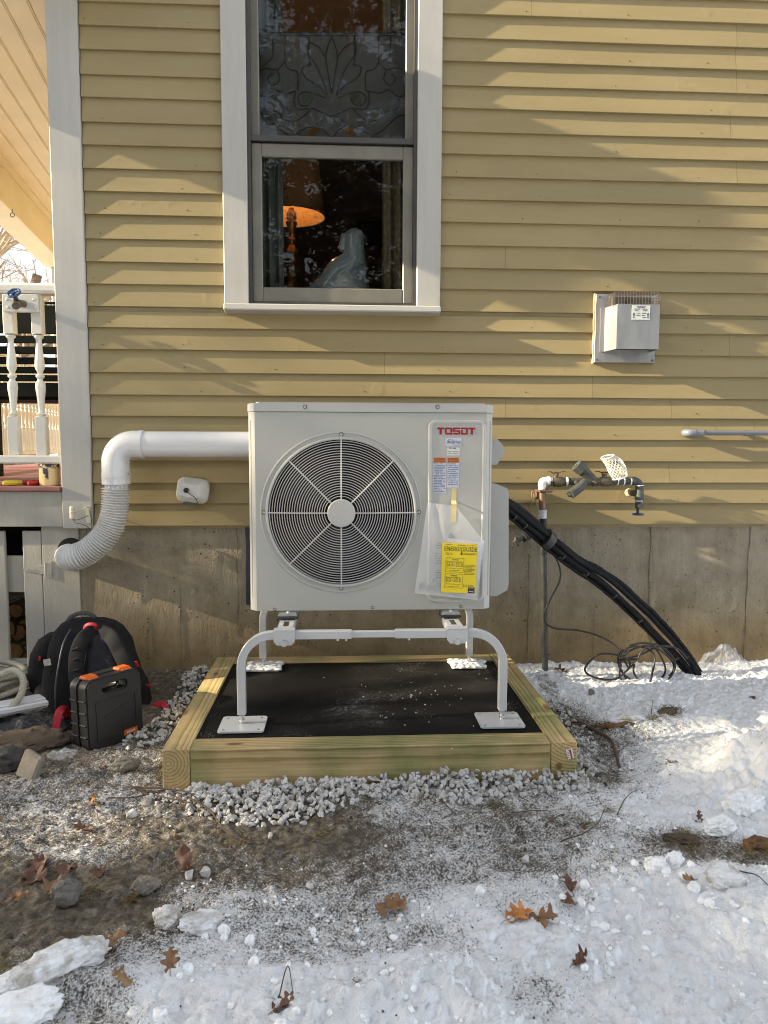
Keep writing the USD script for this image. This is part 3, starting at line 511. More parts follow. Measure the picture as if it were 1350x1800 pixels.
def timber(x0, x1, y0, y1, m, dz=0, yaw=0):
    B = MB(); B.obox(((x0+x1)/2, (y0+y1)/2, PZ/2-.02+dz), (x1-x0, y1-y0, PZ+.04), rotm(Z_, yaw), .004); return B.build('timber', m, pad)
timber(PX0, PX0+.0895, PY0, PY1, timber_mat('timber_left', 'y', (PX0+.02, .09), 1.3), 0)
timber(PX1-.0895, PX1, PY0, PY1, timber_mat('timber_right', 'y', (PX1-.01, .20), 4.1), .001)
timber(PX0+.0905, PX1-.0905, PY0+.001, PY0+.0895, timber_mat('timber_front', 'x', (PY0+.16, .05), 7.7), -.001)
timber(PX0+.0905, PX1-.0905, PY1-.0895, PY1-.001, timber_mat('timber_rear', 'x', (PY1-.2, .1), 9.2), -.001)
B = MB(); c = AY(1002, 1325, PY0-.001); B.obox((c[0], PY0-.0008, c[2]), (.022, .0008, .034), rotm(Y_, -14)); tg = B.build('grade_stamp', PM('paper_white', (.72, .72, .72), .6, .03), pad)
B = MB(); B.obox((c[0]+.003, PY0-.0016, c[2]), (.006, .0006, .032), rotm(Y_, -14)); B.build('red_bar', PM('print_red', (.45, .03, .03), .6, .05), tg)
B = MB()
for k in range(5): B.obox((c[0]-.006, PY0-.0016, c[2]-.012+k*.006), (.008, .0006, .0016), rotm(Y_, -14))
ink_m = PM('print_ink', (.03, .03, .035), .6, .1); B.build('print', ink_m, tg)
mat_m = usdkit.material(stage, '/World/Looks/black_membrane', {
    'g': ('geometry', {}), 'n': ('noise_texture', {'scale': 2.6, 'detail': 5.0, 'roughness': 0.6}), 'r': ('rgb_ramp', {'ramp': [(0.35, (0.004, 0.004, 0.0045)), (0.7, (0.012, 0.011, 0.010))]}),
    'd': ('noise_texture', {'scale': 240.0, 'detail': 2.0}), 'dm': ('noise_texture', {'scale': 4.0, 'detail': 3.0}), 'ad': ('math', {'math_type': 'multiply_add', 'value2': 0.55}), 'dr': ('rgb_ramp', {'ramp': [(0.97, (0, 0, 0)), (1.05, (1, 1, 1))]}), 'mr': ('map_range', {'from_min': 0.98, 'from_max': 1.1, 'clamp': True}),
    'mx': ('mix_color', {'b': (0.6, 0.6, 0.58), 'use_clamp': False}), 'b': ('bump', {'strength': 0.7, 'distance': 0.006}), 'p': ('principled_bsdf', {'roughness': 0.65, 'specular_ior_level': 0.14})},
    [('g.position', 'n.vector'), ('n.fac', 'r.fac'), ('g.position', 'd.vector'), ('g.position', 'dm.vector'), ('dm.fac', 'ad.value1'), ('d.fac', 'ad.value3'), ('ad.value', 'mr.value'), ('mr.result', 'mx.fac'), ('r.color', 'mx.a'), ('mx.result', 'p.base_color'), ('n.fac', 'b.height'), ('b.normal', 'p.normal')], surface='p.BSDF')
mx, my = np.meshgrid(np.linspace(PX0+.089, PX1-.089, 60), np.linspace(PY0+.089, PY1-.089, 50)); mz = .131+.006*(fbm(np.stack([mx*5, my*5, mx*0], -1), 3, 17)-.5)
i_, j_ = np.meshgrid(np.arange(49), np.arange(59), indexing='ij'); F = np.stack([i_*60+j_, i_*60+j_+1, (i_+1)*60+j_+1, (i_+1)*60+j_], -1).reshape(-1, 4)
B = MB(); B.add(np.stack([mx, my, mz], -1).reshape(-1, 3), F)
tag(B.build('ground_mat', mat_m, None, True), 'black membrane sheet laid inside the timber frame, dusted with snow', 'mat')
# ---------------------------------------------------------------- stand
def enamel(name, c, rough=.35): return PM(name, c, rough, .03, 4, 0.0002, 30)
stand_m = enamel('stand_enamel', (.46, .465, .47), .3)
zinc = PM('zinc', (.55, .55, .55), .35, .12, 20, metal=1.0)
black_m = PM('black_rubber', (.022, .022, .024), .55, .2, 10, .0004, 60)
st = thing('equipment_stand', 'white square tube stand with four foot plates carrying the heat pump', 'equipment stand')
HT = .0148
def sq_tube(B, pts, w):   # square section: 4-sided tube turned 45 degrees
    p = np.asarray(pts, float); t = np.gradient(p, axis=0); t /= np.linalg.norm(t, axis=1, keepdims=True); b = np.cross(t, Y_)
    q = np.array([(1, .86), (.86, 1), (-.86, 1), (-1, .86), (-1, -.86), (-.86, -1), (.86, -1), (1, -.86)])*w
    v = p[:, None]+q[None, :, :1]*b[:, None]+q[None, :, 1:]*Y_
    n = len(p); i, j = np.meshgrid(np.arange(n-1), np.arange(8), indexing='ij'); j2 = (j+1) % 8
    f = np.stack([i*8+j, i*8+j2, (i+1)*8+j2, (i+1)*8+j], -1).reshape(-1, 4); k = n*8-8
    B.add(v.reshape(-1, 3), np.vstack([f, [[0, 1, 2, 3], [0, 3, 4, 7], [4, 5, 6, 7], [k+3, k+2, k+1, k], [k+7, k+4, k+3, k], [k+7, k+6, k+5, k+4]]]))
def arch(y, xl, xr, name):
    zt = .466; R = .115
    for s, xe in ((1, xl), (-1, xr)):
        a = np.linspace(PI if s > 0 else 0, PI/2, 12)
        pts = [(xe, y, .178), (xe, y, .26)]+[(xe+s*R+R*math.cos(t), y, zt-R+R*math.sin(t)) for t in a]+[(xe+s*.20, y, zt), (xe+s*.395, y, zt)]
        B = MB(); sq_tube(B, pts, HT); B.build('leg', stand_m, st)
        B = MB(); B.cyl((xe, y, .140), (xe, y, .18), .006, n=10).cyl((xe, y, .149), (xe, y, .157), .0105, n=6).cyl((xe, y, .166), (xe, y, .174), .0105, n=6); B.build('levelling_bolt', zinc, st)
        pl = rounded(.162, .150, .014)
        for hx in (-.062, .062):
            for hy in (-.056, .056): pl = pl.difference(Point(hx, hy).buffer(.006, 4))
        B = MB(); B.prism(pl, (xe+(.004 if s > 0 else -.01), y-.004, .1365), X_, Y_, .006); B.build('foot_plate', stand_m, st)
    B = MB(); sq_tube(B, [(xl+.38, y, zt), ((xl+xr)/2, y, zt), (xr-.38, y, zt)], .0112); B.build('crossbar', stand_m, st)
    for dx in (.345, .375): 
        B = MB(); B.cyl((xl+dx, y, zt-.024), (xl+dx, y, zt-.012), .005, n=6); B.build('bolt', zinc, st)
    for dx in (.345,):
        B = MB(); B.cyl((xr-dx, y, zt-.024), (xr-dx, y, zt-.012), .005, n=6); B.build('bolt', zinc, st)
XL, XRr = -.366, .581
arch(-.985, XL, XRr, 'front'); arch(-.272, XL, XRr, 'rear')
RX = (AY(500, 1110, -.985)[0], AY(803, 1108, -.985)[0])
for k, rx in enumerate(RX):
    B = MB(); B.box(rx-.026, rx-.010, -1.0, -.255, .4815, .4835, .001).box(rx+.010, rx+.026, -1.0, -.255, .4815, .4835, .001).box(rx-.010, rx+.010, -1.0, -.93, .4815, .4835).box(rx-.010, rx+.010, -.85, -.30, .4815, .4835)
    B.box(rx-.028, rx-.026, -1.0, -.255, .455, .4835).box(rx+.026, rx+.028, -1.0, -.255, .455, .4835); B.build('rail', stand_m, st)
    for y, s in ((-.985, -1), (-.272, 1)):
        B = MB(); B.prism(Polygon([(-.038, .016), (.038, .016), (.038, -.022), (.026, -.036), (-.026, -.036), (-.038, -.022)]), (rx, y+s*.0165 if s < 0 else y+.0165+.003, .468), X_, Z_, .003)
        B.box(rx-.038, rx+.038, y-.019, y+.019, .4845, .4875, .001); B.build('bracket', stand_m, st)
        B = MB(); B.cyl((rx, y+s*.019, .441), (rx, y+s*.027, .441), .010, n=6).cyl((rx, y+s*.018, .441), (rx, y+s*.021, .441), .014, n=14); B.build('bolt', zinc, st)
    for y in (-.815, -.40):
        B = MB(); B.box(rx-.040, rx+.040, y-.028, y+.03, .4885, .497, .002); B.build('rubber_pad', black_m, st)
        B = MB(); B.prism(Polygon([(-.038, 0), (.038, 0), (.031, .012), (-.031, .012)]), (rx, y+.02, .498), X_, Z_, .04); B.cyl((rx, y-.008, .508), (rx, y-.008, .515), .007, n=6); B.build('clamp', zinc, st)
snow_m = usdkit.material(stage, '/World/Looks/snow', {
    'g': ('geometry', {}), 'n': ('noise_texture', {'scale': 40.0, 'detail': 6.0, 'roughness': 0.7}), 'r': ('rgb_ramp', {'ramp': [(0.28, (0.48, 0.45, 0.40)), (0.42, (0.78, 0.78, 0.77)), (0.55, (0.87, 0.88, 0.89))]}), 'b': ('bump', {'strength': 0.8, 'distance': 0.004}),
    'p': ('principled_bsdf', {'roughness': 0.6, 'specular_ior_level': 0.25})}, [('g.position', 'n.vector'), ('n.fac', 'r.fac'), ('r.color', 'p.base_color'), ('n.fac', 'b.height'), ('b.normal', 'p.normal')], surface='p.BSDF')
# ---------------------------------------------------------------- heat pump
cab_m = enamel('cabinet_enamel', (.42, .41, .372), .38); cab2_m = enamel('cabinet_enamel_cover', (.43, .425, .40), .38)
wire_m = enamel('grille_wire', (.44, .43, .405), .4); void_m = PM('fan_void', (.006, .006, .007), .8, .2)
HX0, HX1, HZ0, HZ1, HY0, HY1 = -.356, .570, .512, 1.266, -.800, -.445
hp = thing('heat_pump', 'pale beige outdoor heat pump with round fan grille on a stand', 'heat pump')
CH = .026
fc = AY(600, 901, HY0); FR = .276
front = sbox(HX0+CH, HZ0, HX1-CH, HZ1).difference(Point(fc[0], fc[2]).buffer(FR, 48))
B = MB(); B.prism(front, (0, HY0+.012, 0), X_, Z_, .012)
outline = Polygon([(HX0, HY0+CH), (HX0+CH, HY0+.0005), (HX0+CH, HY0+.0115), (HX0+.012, HY0+CH+.006), (HX0+.012, HY1-.012), (HX1-.012, HY1-.012), (HX1-.012, HY0+CH+.006), (HX1-CH, HY0+.0115), (HX1-CH, HY0+.0005), (HX1, HY0+CH), (HX1, HY1), (HX0, HY1)])
B.prism(outline, (0, 0, HZ0), X_, Y_, HZ1-HZ0)
B.prism(Polygon([(HX0+.013, HY0+CH), (HX1-.013, HY0+CH), (HX1-.013, HY1-.013), (HX0+.013, HY1-.013)]), (0, 0, HZ0+.001), X_, Y_, .004)
B.build('cabinet', cab_m, hp, 20)
B = MB(); lid = Polygon([(HX0-.003, HY0+CH), (HX0+CH-.002, HY0-.004), (HX1-CH+.002, HY0-.004), (HX1+.003, HY0+CH), (HX1+.003, HY1+.003), (HX0-.003, HY1+.003)])
B.prism(lid, (0, 0, HZ1+.0015), X_, Y_, .027); B.prism(lid.buffer(-.004), (0, 0, HZ1+.0285), X_, Y_, .0035); B.prism(lid.buffer(-.03), (0, 0, HZ1+.032), X_, Y_, .006); B.build('top_cover', cab2_m, hp, 20)
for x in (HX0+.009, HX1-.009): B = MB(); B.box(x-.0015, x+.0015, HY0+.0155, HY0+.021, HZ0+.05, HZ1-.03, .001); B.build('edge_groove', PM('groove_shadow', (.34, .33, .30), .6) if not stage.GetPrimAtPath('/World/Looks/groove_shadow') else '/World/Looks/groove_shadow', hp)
B = MB(); B.lathe([(FR+.004, .0), (FR+.004, .11), (.05, .115), (.0, .115)], (fc[0], HY0+.0125, fc[2]), Y_, 48, capends=False); B.build('shroud', void_m, hp)
B = MB()
for k in range(3):
    a0 = k*2*PI/3+.4; pts = []
    for r, da, dy in ((.05, -.35, .05), (.05, .35, .075), (.16, .55, .085), (.255, .42, .085), (.262, -.22, .045), (.16, -.3, .045)):
        pts.append([fc[0]+r*math.cos(a0+da), HY0+dy, fc[2]+r*math.sin(a0+da)])
    v = np.array(pts); B.add(np.vstack([v, v+[0, .003, 0]]), [[0, 1, 2, 5], [2, 3, 4, 5], [6, 11, 8, 7], [8, 11, 10, 9]])
B.cyl((fc[0], HY0+.045, fc[2]), (fc[0], HY0+.1, fc[2]), .055, n=24); B.build('fan', PM('fan_plastic', (.012, .012, .013), .6), hp)
B = MB()   # embossed ring round the opening
def ring(B, r, y, rad, n=96, flat=None, m=8): B.tube([(fc[0]+r*math.cos(t), y, fc[2]+r*math.sin(t)) for t in np.linspace(0, 2*PI, n+1)[:-1]], rad, m, closed=True, flat=flat)
ring(B, .303, HY0-.0005, .0035); ring(B, .281, HY0-.003, .0055); B.build('grille_surround', cab_m, hp)
B = MB(); B.lathe([(.0, -.004), (.050, -.004), (.053, -.001), (.053, .006), (0, .006)], (fc[0], HY0-.027, fc[2]), Y_, 40, capends=False); gr = B.build('grille_hub', wire_m, hp)
def gy_(r): return HY0-.022+.020*(r/.28)**2
for k in range(24):
    r = .0635+k*.0094
    B = MB(); ring(B, r, gy_(r), .0016, 84, m=6); B.build('grille_ring', wire_m, gr)
for k in range(8):
    a = k*PI/4; r1 = .302 if k % 2 == 0 else .279
    B = MB(); rs = np.linspace(.048, r1, 7); B.tube([(fc[0]+r*math.cos(a), gy_(r)-.0022, fc[2]+r*math.sin(a)) for r in rs], .0030, 6); B.build('grille_spoke', wire_m, gr)
def screw(px, py, y, r=.0055):
    p = AY(px, py, y); B = MB(); B.lathe([(r*.9, .001), (r*.85, .003), (r*.4, .0036), (r*.35, .0028), (0, .0028)], (p[0], y, p[2]), -Y_, 12); sw = B.build('screw', zinc, hp); B = MB(); B.lathe([(r*1.5, 0), (r*1.5, .0006), (0, .0006)], (p[0], y, p[2]), -Y_, 12); B.build('recess', PM('screw_recess', (.12, .115, .10), .6) if not stage.GetPrimAtPath('/World/Looks/screw_recess') else '/World/Looks/screw_recess', sw)
for px, py in ((600, 763), (600, 1034), (464, 900.5), (736.5, 900)): screw(px, py, HY0-.004)
for px, py in ((536, 715), (769, 715)): screw(px, py, HY0-.0045)
for px, py in ((483, 1071), (655, 1068), (810, 1066)): screw(px, py, HY0-.0003, .0042)
# service panel with raised rim
a, b = AY(753, 738, HY0), AY(850, 1058, HY0); cx, cz, w, h = (a[0]+b[0])/2, (a[2]+b[2])/2, b[0]-a[0], a[2]-b[2]
path = np.array(rounded(w-.014, h-.014, .022).exterior.coords)[:-1]
dense = []
for i in range(len(path)):
    p, q = path[i], path[(i+1) % len(path)]; n = max(1, int(np.linalg.norm(q-p)/.02)); dense += [p+(q-p)*t for t in np.linspace(0, 1, n, endpoint=False)]
B = MB(); pth = [(cx+p[0], HY0-.0005, cz+p[1]) for p in dense]; B.tube(pth, .0075, 10, closed=True, flat=(.75, 1)); sp = B.build('service_panel', cab2_m, hp)
B = MB(); B.prism(rounded(w-.016, h-.016, .022), (cx, HY0-.0004, cz), X_, Z_, .0022); B.build('panel_face', cab_m, sp)
SY = HY0-.0028
red_m = PM('logo_red', (.30, .008, .022), .4, .03); blk = ink_m; blue_ink = PM('print_blue_grey', (.10, .12, .2), .6, .1); org_m = PM('print_orange', (.62, .17, .02), .55, .05)
# logo letters, drawn as bars
def px_scale(y): return AY(801, 760, y)[0]-AY(800, 760, y)[0]
sc = px_scale(SY); lo = AY(768.3, 763.6, SY)
def L_(polys): 
    from shapely.ops import unary_union
    return unary_union(polys)
R_ = lambda x0, y0, x1, y1: sbox(x0, y0, x1, y1)
tH = 12.0; s_ = 3.6
lt = [L_([R_(0, tH-2.9, 13, tH), R_(4.3, 0, 8.2, tH)]),
      L_([R_(14, 2, 16.9, tH-1), R_(15, 0, 26.5, 2.6), R_(15, tH-2.6, 25, tH), R_(23.2, 3.4, 26.3, tH-1)]),
      L_([R_(28, tH-2.6, 40.5, tH), R_(27.4, 5, 30.6, tH-1), R_(28.3, 4.7, 39.6, 7.3), R_(37.2, 1, 40.2, 6.5), R_(27.8, 0, 39.5, 2.6)]),
      L_([R_(41.8, tH-2.6, 53, tH), R_(51, 1, 54, tH-1), R_(43, 0, 53, 2.6), R_(42, 0, 44.9, 7.6)]),
      L_([R_(54.8, tH-2.9, 67, tH), R_(59, 0, 62.9, tH)])]
for i, g in enumerate(lt):
    B = MB(); B.prism(affinity.scale(g, sc, sc, origin=(0, 0)), (lo[0], SY, lo[2]), X_, Z_, .0016); B.build('logo_letter', red_m, sp, False)
def sticker(name, px0, py0, px1, py1, m, y=SY, parent=None):
    a, b = AY(px0, py0, y), AY(px1, py1, y); B = MB(); B.box(a[0], b[0], y-.0004, y, b[2], a[2]); return B.build(name, m, parent or sp, False)
lab_m = PM('label_white', (.54, .55, .63), .5, .02); lab2_m = PM('label_cream', (.60, .61, .57), .5, .02); hd = .0003
def words(B, x0, x1, z, h, y, seed, ex=X_, ey=Z_, o=None, fill=.85):
    """a line of unreadable small print: word-long broken bars"""
    r = np.random.default_rng(seed); x = x0; ez = np.cross(ex, ey); oo = np.zeros(3) if o is None else np.asarray(o)
    while x < x1-.001:
        w = min(r.uniform(.0012, .0030), x1-x)
        if r.random() < fill:
            hh = h*r.uniform(.65, 1.0); c = oo+ex*(x+w*.42)+ey*(z+hh/2)+(np.array([0, y, 0]) if o is None else 0)
            B.obox(c-np.cross(ex, ey)*-.0002, (w*.72, .0003, hh), np.stack([ex, ez, ey], 1))
        x += w
L1 = sticker('label', 783.5, 770, 811, 783.5, lab_m)
c = AY(797, 779.5, SY-.0005); B = MB(); B.text('INVERTER', .0100, c, np.array([1, 0, 0]), np.array([.18, 0, .984]), hd, False, .052)
B.tube([(c[0]-.010+.0125*math.cos(t), SY-.0006, c[2]+.006+.0105*math.sin(t)) for t in np.linspace(.2, 2.9, 14)], np.linspace(.0006, .0016, 14), 5, flat=(1, .3)); B.tube([(c[0]+.010+.0125*math.cos(t), SY-.0006, c[2]+.003+.0095*math.sin(t)) for t in np.linspace(3.3, 6.3, 14)], np.linspace(.0004, .0012, 14), 5, flat=(1, .3)); B.build('print', PM('print_navy', (.02, .025, .06), .6), L1, False)
L2 = sticker('label', 786, 787, 808, 800.5, lab2_m); B = MB(); a = AY(787, 800, SY)
for k, h in ((1, .0022), (2.6, .002), (5, .0045)): words(B, a[0]+(.006 if k == 5 else 0), a[0]+(.032 if k == 5 else .044), a[2]+.0045*k+.002, h, SY-.0005, int(k*10))
B.build('print', blk, L2, False)
for px0, px1, py1, sd in ((761.5, 783.5, 866.5, 3), (785.8, 806.5, 857, 4)):
    L3 = sticker('label', px0, 804, px1, py1, lab_m); a = AY(px0, 804, SY); b = AY(px1, py1, SY); hz = AY(px0, 813.5, SY)[2]
    B = MB(); B.box(a[0]+.0006, b[0]-.0006, SY-.0008, SY-.0004, hz, a[2]-.0005); B.build('header', org_m, L3, False)
    B = MB(); B.text('WARNING', .0066, ((a[0]+b[0])/2+.003, SY-.0009, hz+.0118), X_, Z_, hd, False, .031); B.text('ATTENTION', .0064, ((a[0]+b[0])/2+.003, SY-.0009, hz+.0025), X_, Z_, hd, False, .035)
    for dz in (.0025, .0118): B.prism(Polygon([(-.003, 0), (.003, 0), (0, .006)]), (a[0]+.006, SY-.0009, hz+dz), X_, Z_, hd)
    B.build('header_print', blk, L3, False)
    B = MB(); z = hz-.0055; k = 0
    while z > b[2]+.003: words(B, a[0]+.002, b[0]-(.002 if k % 4 else .012), z, .0036, SY-.0005, sd*100+k); z -= .0062 if sd == 3 else .0072; k += 1
    B.build('print', blue_ink, L3, False)
# tape, bag with papers
tape_m = PM('masking_tape', (.60, .50, .24), .5, .06, 20)
bag_m = usdkit.material(stage, '/World/Looks/frosted_bag', {'t': ('transparent_bsdf', {'color': (.96, .96, .96)}), 'd': ('translucent_bsdf', {'color': (.8, .8, .8)}), 'p': ('principled_bsdf', {'base_color': (.74, .74, .74), 'roughness': .22, 'specular_ior_level': .5}), 'm0': ('mix_closure', {'fac': .75}), 'm1': ('mix_closure', {'fac': .48})},
    [('d.BSDF', 'm0.closure1'), ('p.BSDF', 'm0.closure2'), ('t.BSDF', 'm1.closure1'), ('m0.closure', 'm1.closure2')], surface='m1.closure')
YB = HY0-.016
bp = [AY(*q, YB) for q in ((751, 883), (800, 889), (850.5, 953), (838, 1053), (728, 1041))]
bpoly = Polygon([(p[0], p[2]) for p in bp])
def sheet_mesh(poly, yf, step=.006):
    x0, z0, x1, z1 = poly.bounds; pts = [(x, z) for x in np.arange(x0, x1, step) for z in np.arange(z0, z1, step) if poly.buffer(-step*.5).contains(Point(x, z))]
    bl = poly.exterior; pts += [tuple(bl.interpolate(t).coords[0]) for t in np.arange(0, bl.length, step)]
    from scipy.spatial import Delaunay
    P = np.array(pts); T = Delaunay(P).simplices; cen = P[T].mean(1); ok = np.array([poly.buffer(1e-5).contains(Point(c)) for c in cen]); T = T[ok]
    return np.stack([P[:, 0], yf(P[:, 0], P[:, 1]), P[:, 1]], 1), T
def bag_y(x, z):
    P = np.stack([x*1, x*0, z], -1); t = sstep(bpoly.bounds[3], bpoly.bounds[3]-.14, z)
    return YB-.004-.010*t+.010*(fbm(P*np.array([22, 1, 9]), 3, 3)-.5)*(1.2-t*.6)+.003*np.exp(-((x-bp[0][0]-.03-.2*(bpoly.bounds[3]-z))/.008)**2)
V, T = sheet_mesh(bpoly, bag_y); B = MB(); B.add(V, T)
bagt = thing('document_bag', 'frosted plastic bag of papers taped to the heat pump', 'plastic bag'); B.build('bag_front', bag_m, bagt, True)
B = MB(); e = np.array([(bag_y(np.array([q[0]]), np.array([q[2]]))[0]) for q in bp]); B.tube([(q[0], y-.0005, q[2]) for q, y in zip(bp[1:3], e[1:3])], .0009, 5); B.tube([(q[0], y-.0005, q[2]) for q, y in zip(bp[3:], e[3:])], .0007, 5); B.build('bag_seam', lab2_m, bagt)
B = MB(); rc = AY(793, 941.5, HY0-.03)
for k in range(3):
    a0 = PI/2+k*2*PI/3; p, q = [np.array([rc[0]+.0125*math.cos(t), bag_y(np.array([rc[0]]), np.array([rc[2]]))[0]-.0012, rc[2]-.002+.0125*math.sin(t)]) for t in (a0, a0+2*PI/3)]; B.cyl(p+(q-p)*.12, p+(q-p)*.88, .0009, n=5)
for k in range(12):
    z = AY(772, 955+k*4.2+(6 if k > 2 else 0)+(8 if k > 7 else 0), HY0-.03)[2]; x1 = AY(776, 960, HY0-.03)[0]; words(B, x1-.022, x1, z, .0028, bag_y(np.array([x1]), np.array([z]))[0]-.0016, 70+k, fill=.6)
B.build('bag_print', PM('print_grey', (.16, .16, .17), .6), bagt, False)
B = MB()
tpz = [AY(799, y, 0)[2] for y in (857,)]
ta, tb_ = AY(798.5, 858, SY), AY(797.5, 919, YB-.02)
zz = np.linspace(0, 1, 12)
for k in range(11):
    u, w = ta+(tb_-ta)*zz[k], ta+(tb_-ta)*zz[k+1]
    yu = SY-.0006 if zz[k] < .4 else bag_y(np.array([u[0]]), np.array([u[2]]))[0]-.0012; yw = SY-.0006 if zz[k+1] < .4 else bag_y(np.array([w[0]]), np.array([w[2]]))[0]-.0012
    hw = .0098; B.add([(u[0]-hw, yu, u[2]), (u[0]+hw, yu, u[2]), (w[0]+hw, yw, w[2]), (w[0]-hw, yw, w[2])], [[0, 3, 2, 1]])
B.build('tape', tape_m, bagt, False)
def plane_sheet(name, quad, y, m, label, cat):
    P = [AY(*q, y) for q in quad]; B = MB(); B.prism(Polygon([(p[0], p[2]) for p in P]), (0, y, 0), X_, Z_, .0012); p = B.build(name, m, None, False); return tag(p, label, cat) if label else p
plane_sheet('manual', ((786, 946), (850, 953), (837.5, 1049), (776, 1041)), HY0-.008, PM('paper', (.62, .62, .74), .6, .03), 'white instruction papers in the bag behind the yellow energy label', 'papers')
EY_ = HY0-.0335
yel_m = PM('yellow_card', (.74, .56, .012), .5, .03)
eg = thing('energy_label', 'yellow ENERGYGUIDE label on the plastic bag of the heat pump', 'label')
qs = [AY(*q, EY_) for q in ((777.2, 953.5), (839, 956), (836.5, 1043), (775, 1041))]
B = MB(); B.prism(Polygon([(p[0], p[2]) for p in qs]), (0, EY_, 0), X_, Z_, .001); B.build('card', yel_m, eg, False)
ex = (qs[1]-qs[0]); WE = np.linalg.norm(ex); ex /= WE; ey = qs[0]-qs[3]; HE = np.linalg.norm(ey); ey /= HE; ey = ey-ex*np.dot(ex, ey); ey /= np.linalg.norm(ey); eo = qs[3]-np.array([0, .0013, 0])
ep = lambda u, v: eo+ex*u*WE+ey*v*HE
B = MB(); B.text('ENERGYGUIDE', .0165, ep(.5, .84), ex, ey, hd, False, WE*.93); u0 = ep(.525, .845)
B.prism(Polygon([(-.0016, .002), (.0016, .002), (.0016, -.009), (.006, -.009), (0, -.017), (-.006, -.009), (-.0016, -.009)]), u0, ex, ey, hd)
B.text('14.5-21.0', .0125, ep(.345, .53), ex, ey, hd, False, WE*.47); B.text('8.0-10.0', .0125, ep(.33, .22), ex, ey, hd, False, WE*.43)
B.text('Cooling', .0050, ep(.35, .655), ex, ey, hd, False); B.text('Efficiency Rating', .0048, ep(.33, .61), ex, ey, hd, False, WE*.44); B.text('Heating', .0050, ep(.34, .335), ex, ey, hd, False); B.text('Efficiency Rating', .0048, ep(.32, .295), ex, ey, hd, False, WE*.42)
for v0, v1 in ((.42, .70), (.10, .38)):
    for (a0, b0, a1, b1) in ((.09, v0, .60, v0), (.09, v1, .60, v1), (.09, v0, .09, v1), (.60, v0, .60, v1)): B.cyl(ep(a0, b0), ep(a1, b1), .0004, n=4)
    B.cyl(ep(.12, v0+.075), ep(.57, v0+.075), .0005, n=4)
r_ = np.random.default_rng(5)
for (u0_, u1_, vs) in ((.05, .27, (.79, .765)), (.58, .95, (.80, .775)), (.63, .93, np.arange(.56, .36, -.026)), (.62, .92, (.16, .135)), (.2, .5, (.445, .125)), (.05, .25, (.96,)), (.4, .9, (.955,))):
    for i, v in enumerate(vs): words(B, u0_*WE, u1_*WE-(.01 if i % 3 == 2 else 0), v*HE, .0022, 0, 900+i+int(u0_*50), ex, ey, eo, .8)
B.build('print', blk, eg, False)
B = MB(); c0 = ep(.86, .06); B.obox(c0, (WE*.19, .0008, HE*.12), np.stack([ex, np.cross(ex, ey), ey], 1)); lg = B.build('emblem', blk, eg, False)
B = MB(); B.tube([c0+ex*WE*(.08*math.cos(t))+ey*HE*(.03+.045*math.sin(t)-.03)-np.array([0, .0006, 0]) for t in np.linspace(.4, 2.7, 10)], .0011, 4, flat=(1, .3)); B.text('energy', .005, c0-ey*.006-np.array([0, .0006, 0]), ex, ey, hd, True, WE*.13); B.build('emblem_mark', lab2_m, lg, False)
rub_m = PM('grey_rubber', (.20, .20, .22), .6, .1)
for i, (px, py, r, lab) in enumerate(((741.5, 1030, 7, 'leftmost'), (756.5, 1030.5, 6.8, 'second from left'), (763.5, 1019.5, 6.2, 'topmost'), (768.5, 1031, 8, 'rightmost, beside the yellow label'))):
    p = AY(px, py, HY0-.006); t = thing('rubber_foot', f'round grey rubber foot in the plastic bag, {lab}', 'rubber foot', p, group='rubber feet in the bag')
    rr = r*sc; B = MB(); B.lathe([(rr*.55, 0), (rr, 0), (rr, .012), (rr*.92, .014), (rr*.55, .014), (rr*.5, .008), (0, .008)], (0, 0, 0), -Y_, 20, capends=False); B.build('foot_body', rub_m, t)
# valve covers on the right side
def side_cover(poly, x0, depth, y0, y1, name):
    # outline in y-z given as px profile in x-z: solid protruding to the right
    B = MB(); B.prism(poly, (0, y1, 0), X_, Z_, y1-y0); B.build(name, cab2_m, hp, 20)
def PQ(pts, y): return Polygon([(AY(*q, y)[0], AY(*q, y)[2]) for q in pts])
hm = HX1-.004
c1 = PQ(((855, 848), (866, 849), (884, 857), (886.5, 863), (886.5, 1021), (884, 1031), (866, 1041), (855, 1041)), -.62); side_cover(c1.buffer(-.004).buffer(.004), 0, 0, -.70, -.50, 'valve_cover')
c2 = PQ(((855, 772), (867, 772), (879.5, 786), (879.5, 794), (867, 816), (855, 816)), -.62); side_cover(c2.buffer(-.003).buffer(.003), 0, 0, -.70, -.52, 'side_handle')
# ---------------------------------------------------------------- white duct on the left
pvc_m = PM('white_pvc', (.62, .62, .63), .28, .02, 3, 0.0002, 20)
duct = thing('pipe_cover', 'white plastic duct with elbow and corrugated hose from heat pump into the porch skirt', 'duct')
YD = -.13; rp = .0595
hA, hB = AY(238, 781, YD), AY(640, 782, YD); vC = AY(203.5, 820, YD)
B = MB(); B.tube([hA, (hB+hA)/2, hB], rp, 32); B.build('pipe', pvc_m, duct, 60)
R = .085; ec = np.array([vC[0]+R, YD, hA[2]-R]); B = MB(); re = rp*1.05
pts = [ec+[.035, 0, R]]+[ec+R*np.array([math.cos(t), 0, math.sin(t)]) for t in np.linspace(PI/2, PI, 14)]+[ec+[-R, 0, -.055]]
B.tube(pts, re, 32); B.tube([ec+[.028, 0, R], ec+[.045, 0, R]], re*1.035, 32); B.tube([ec+[-R, 0, -.045], ec+[-R, 0, -.062]], re*1.03, 32); B.build('elbow', pvc_m, duct, 45)
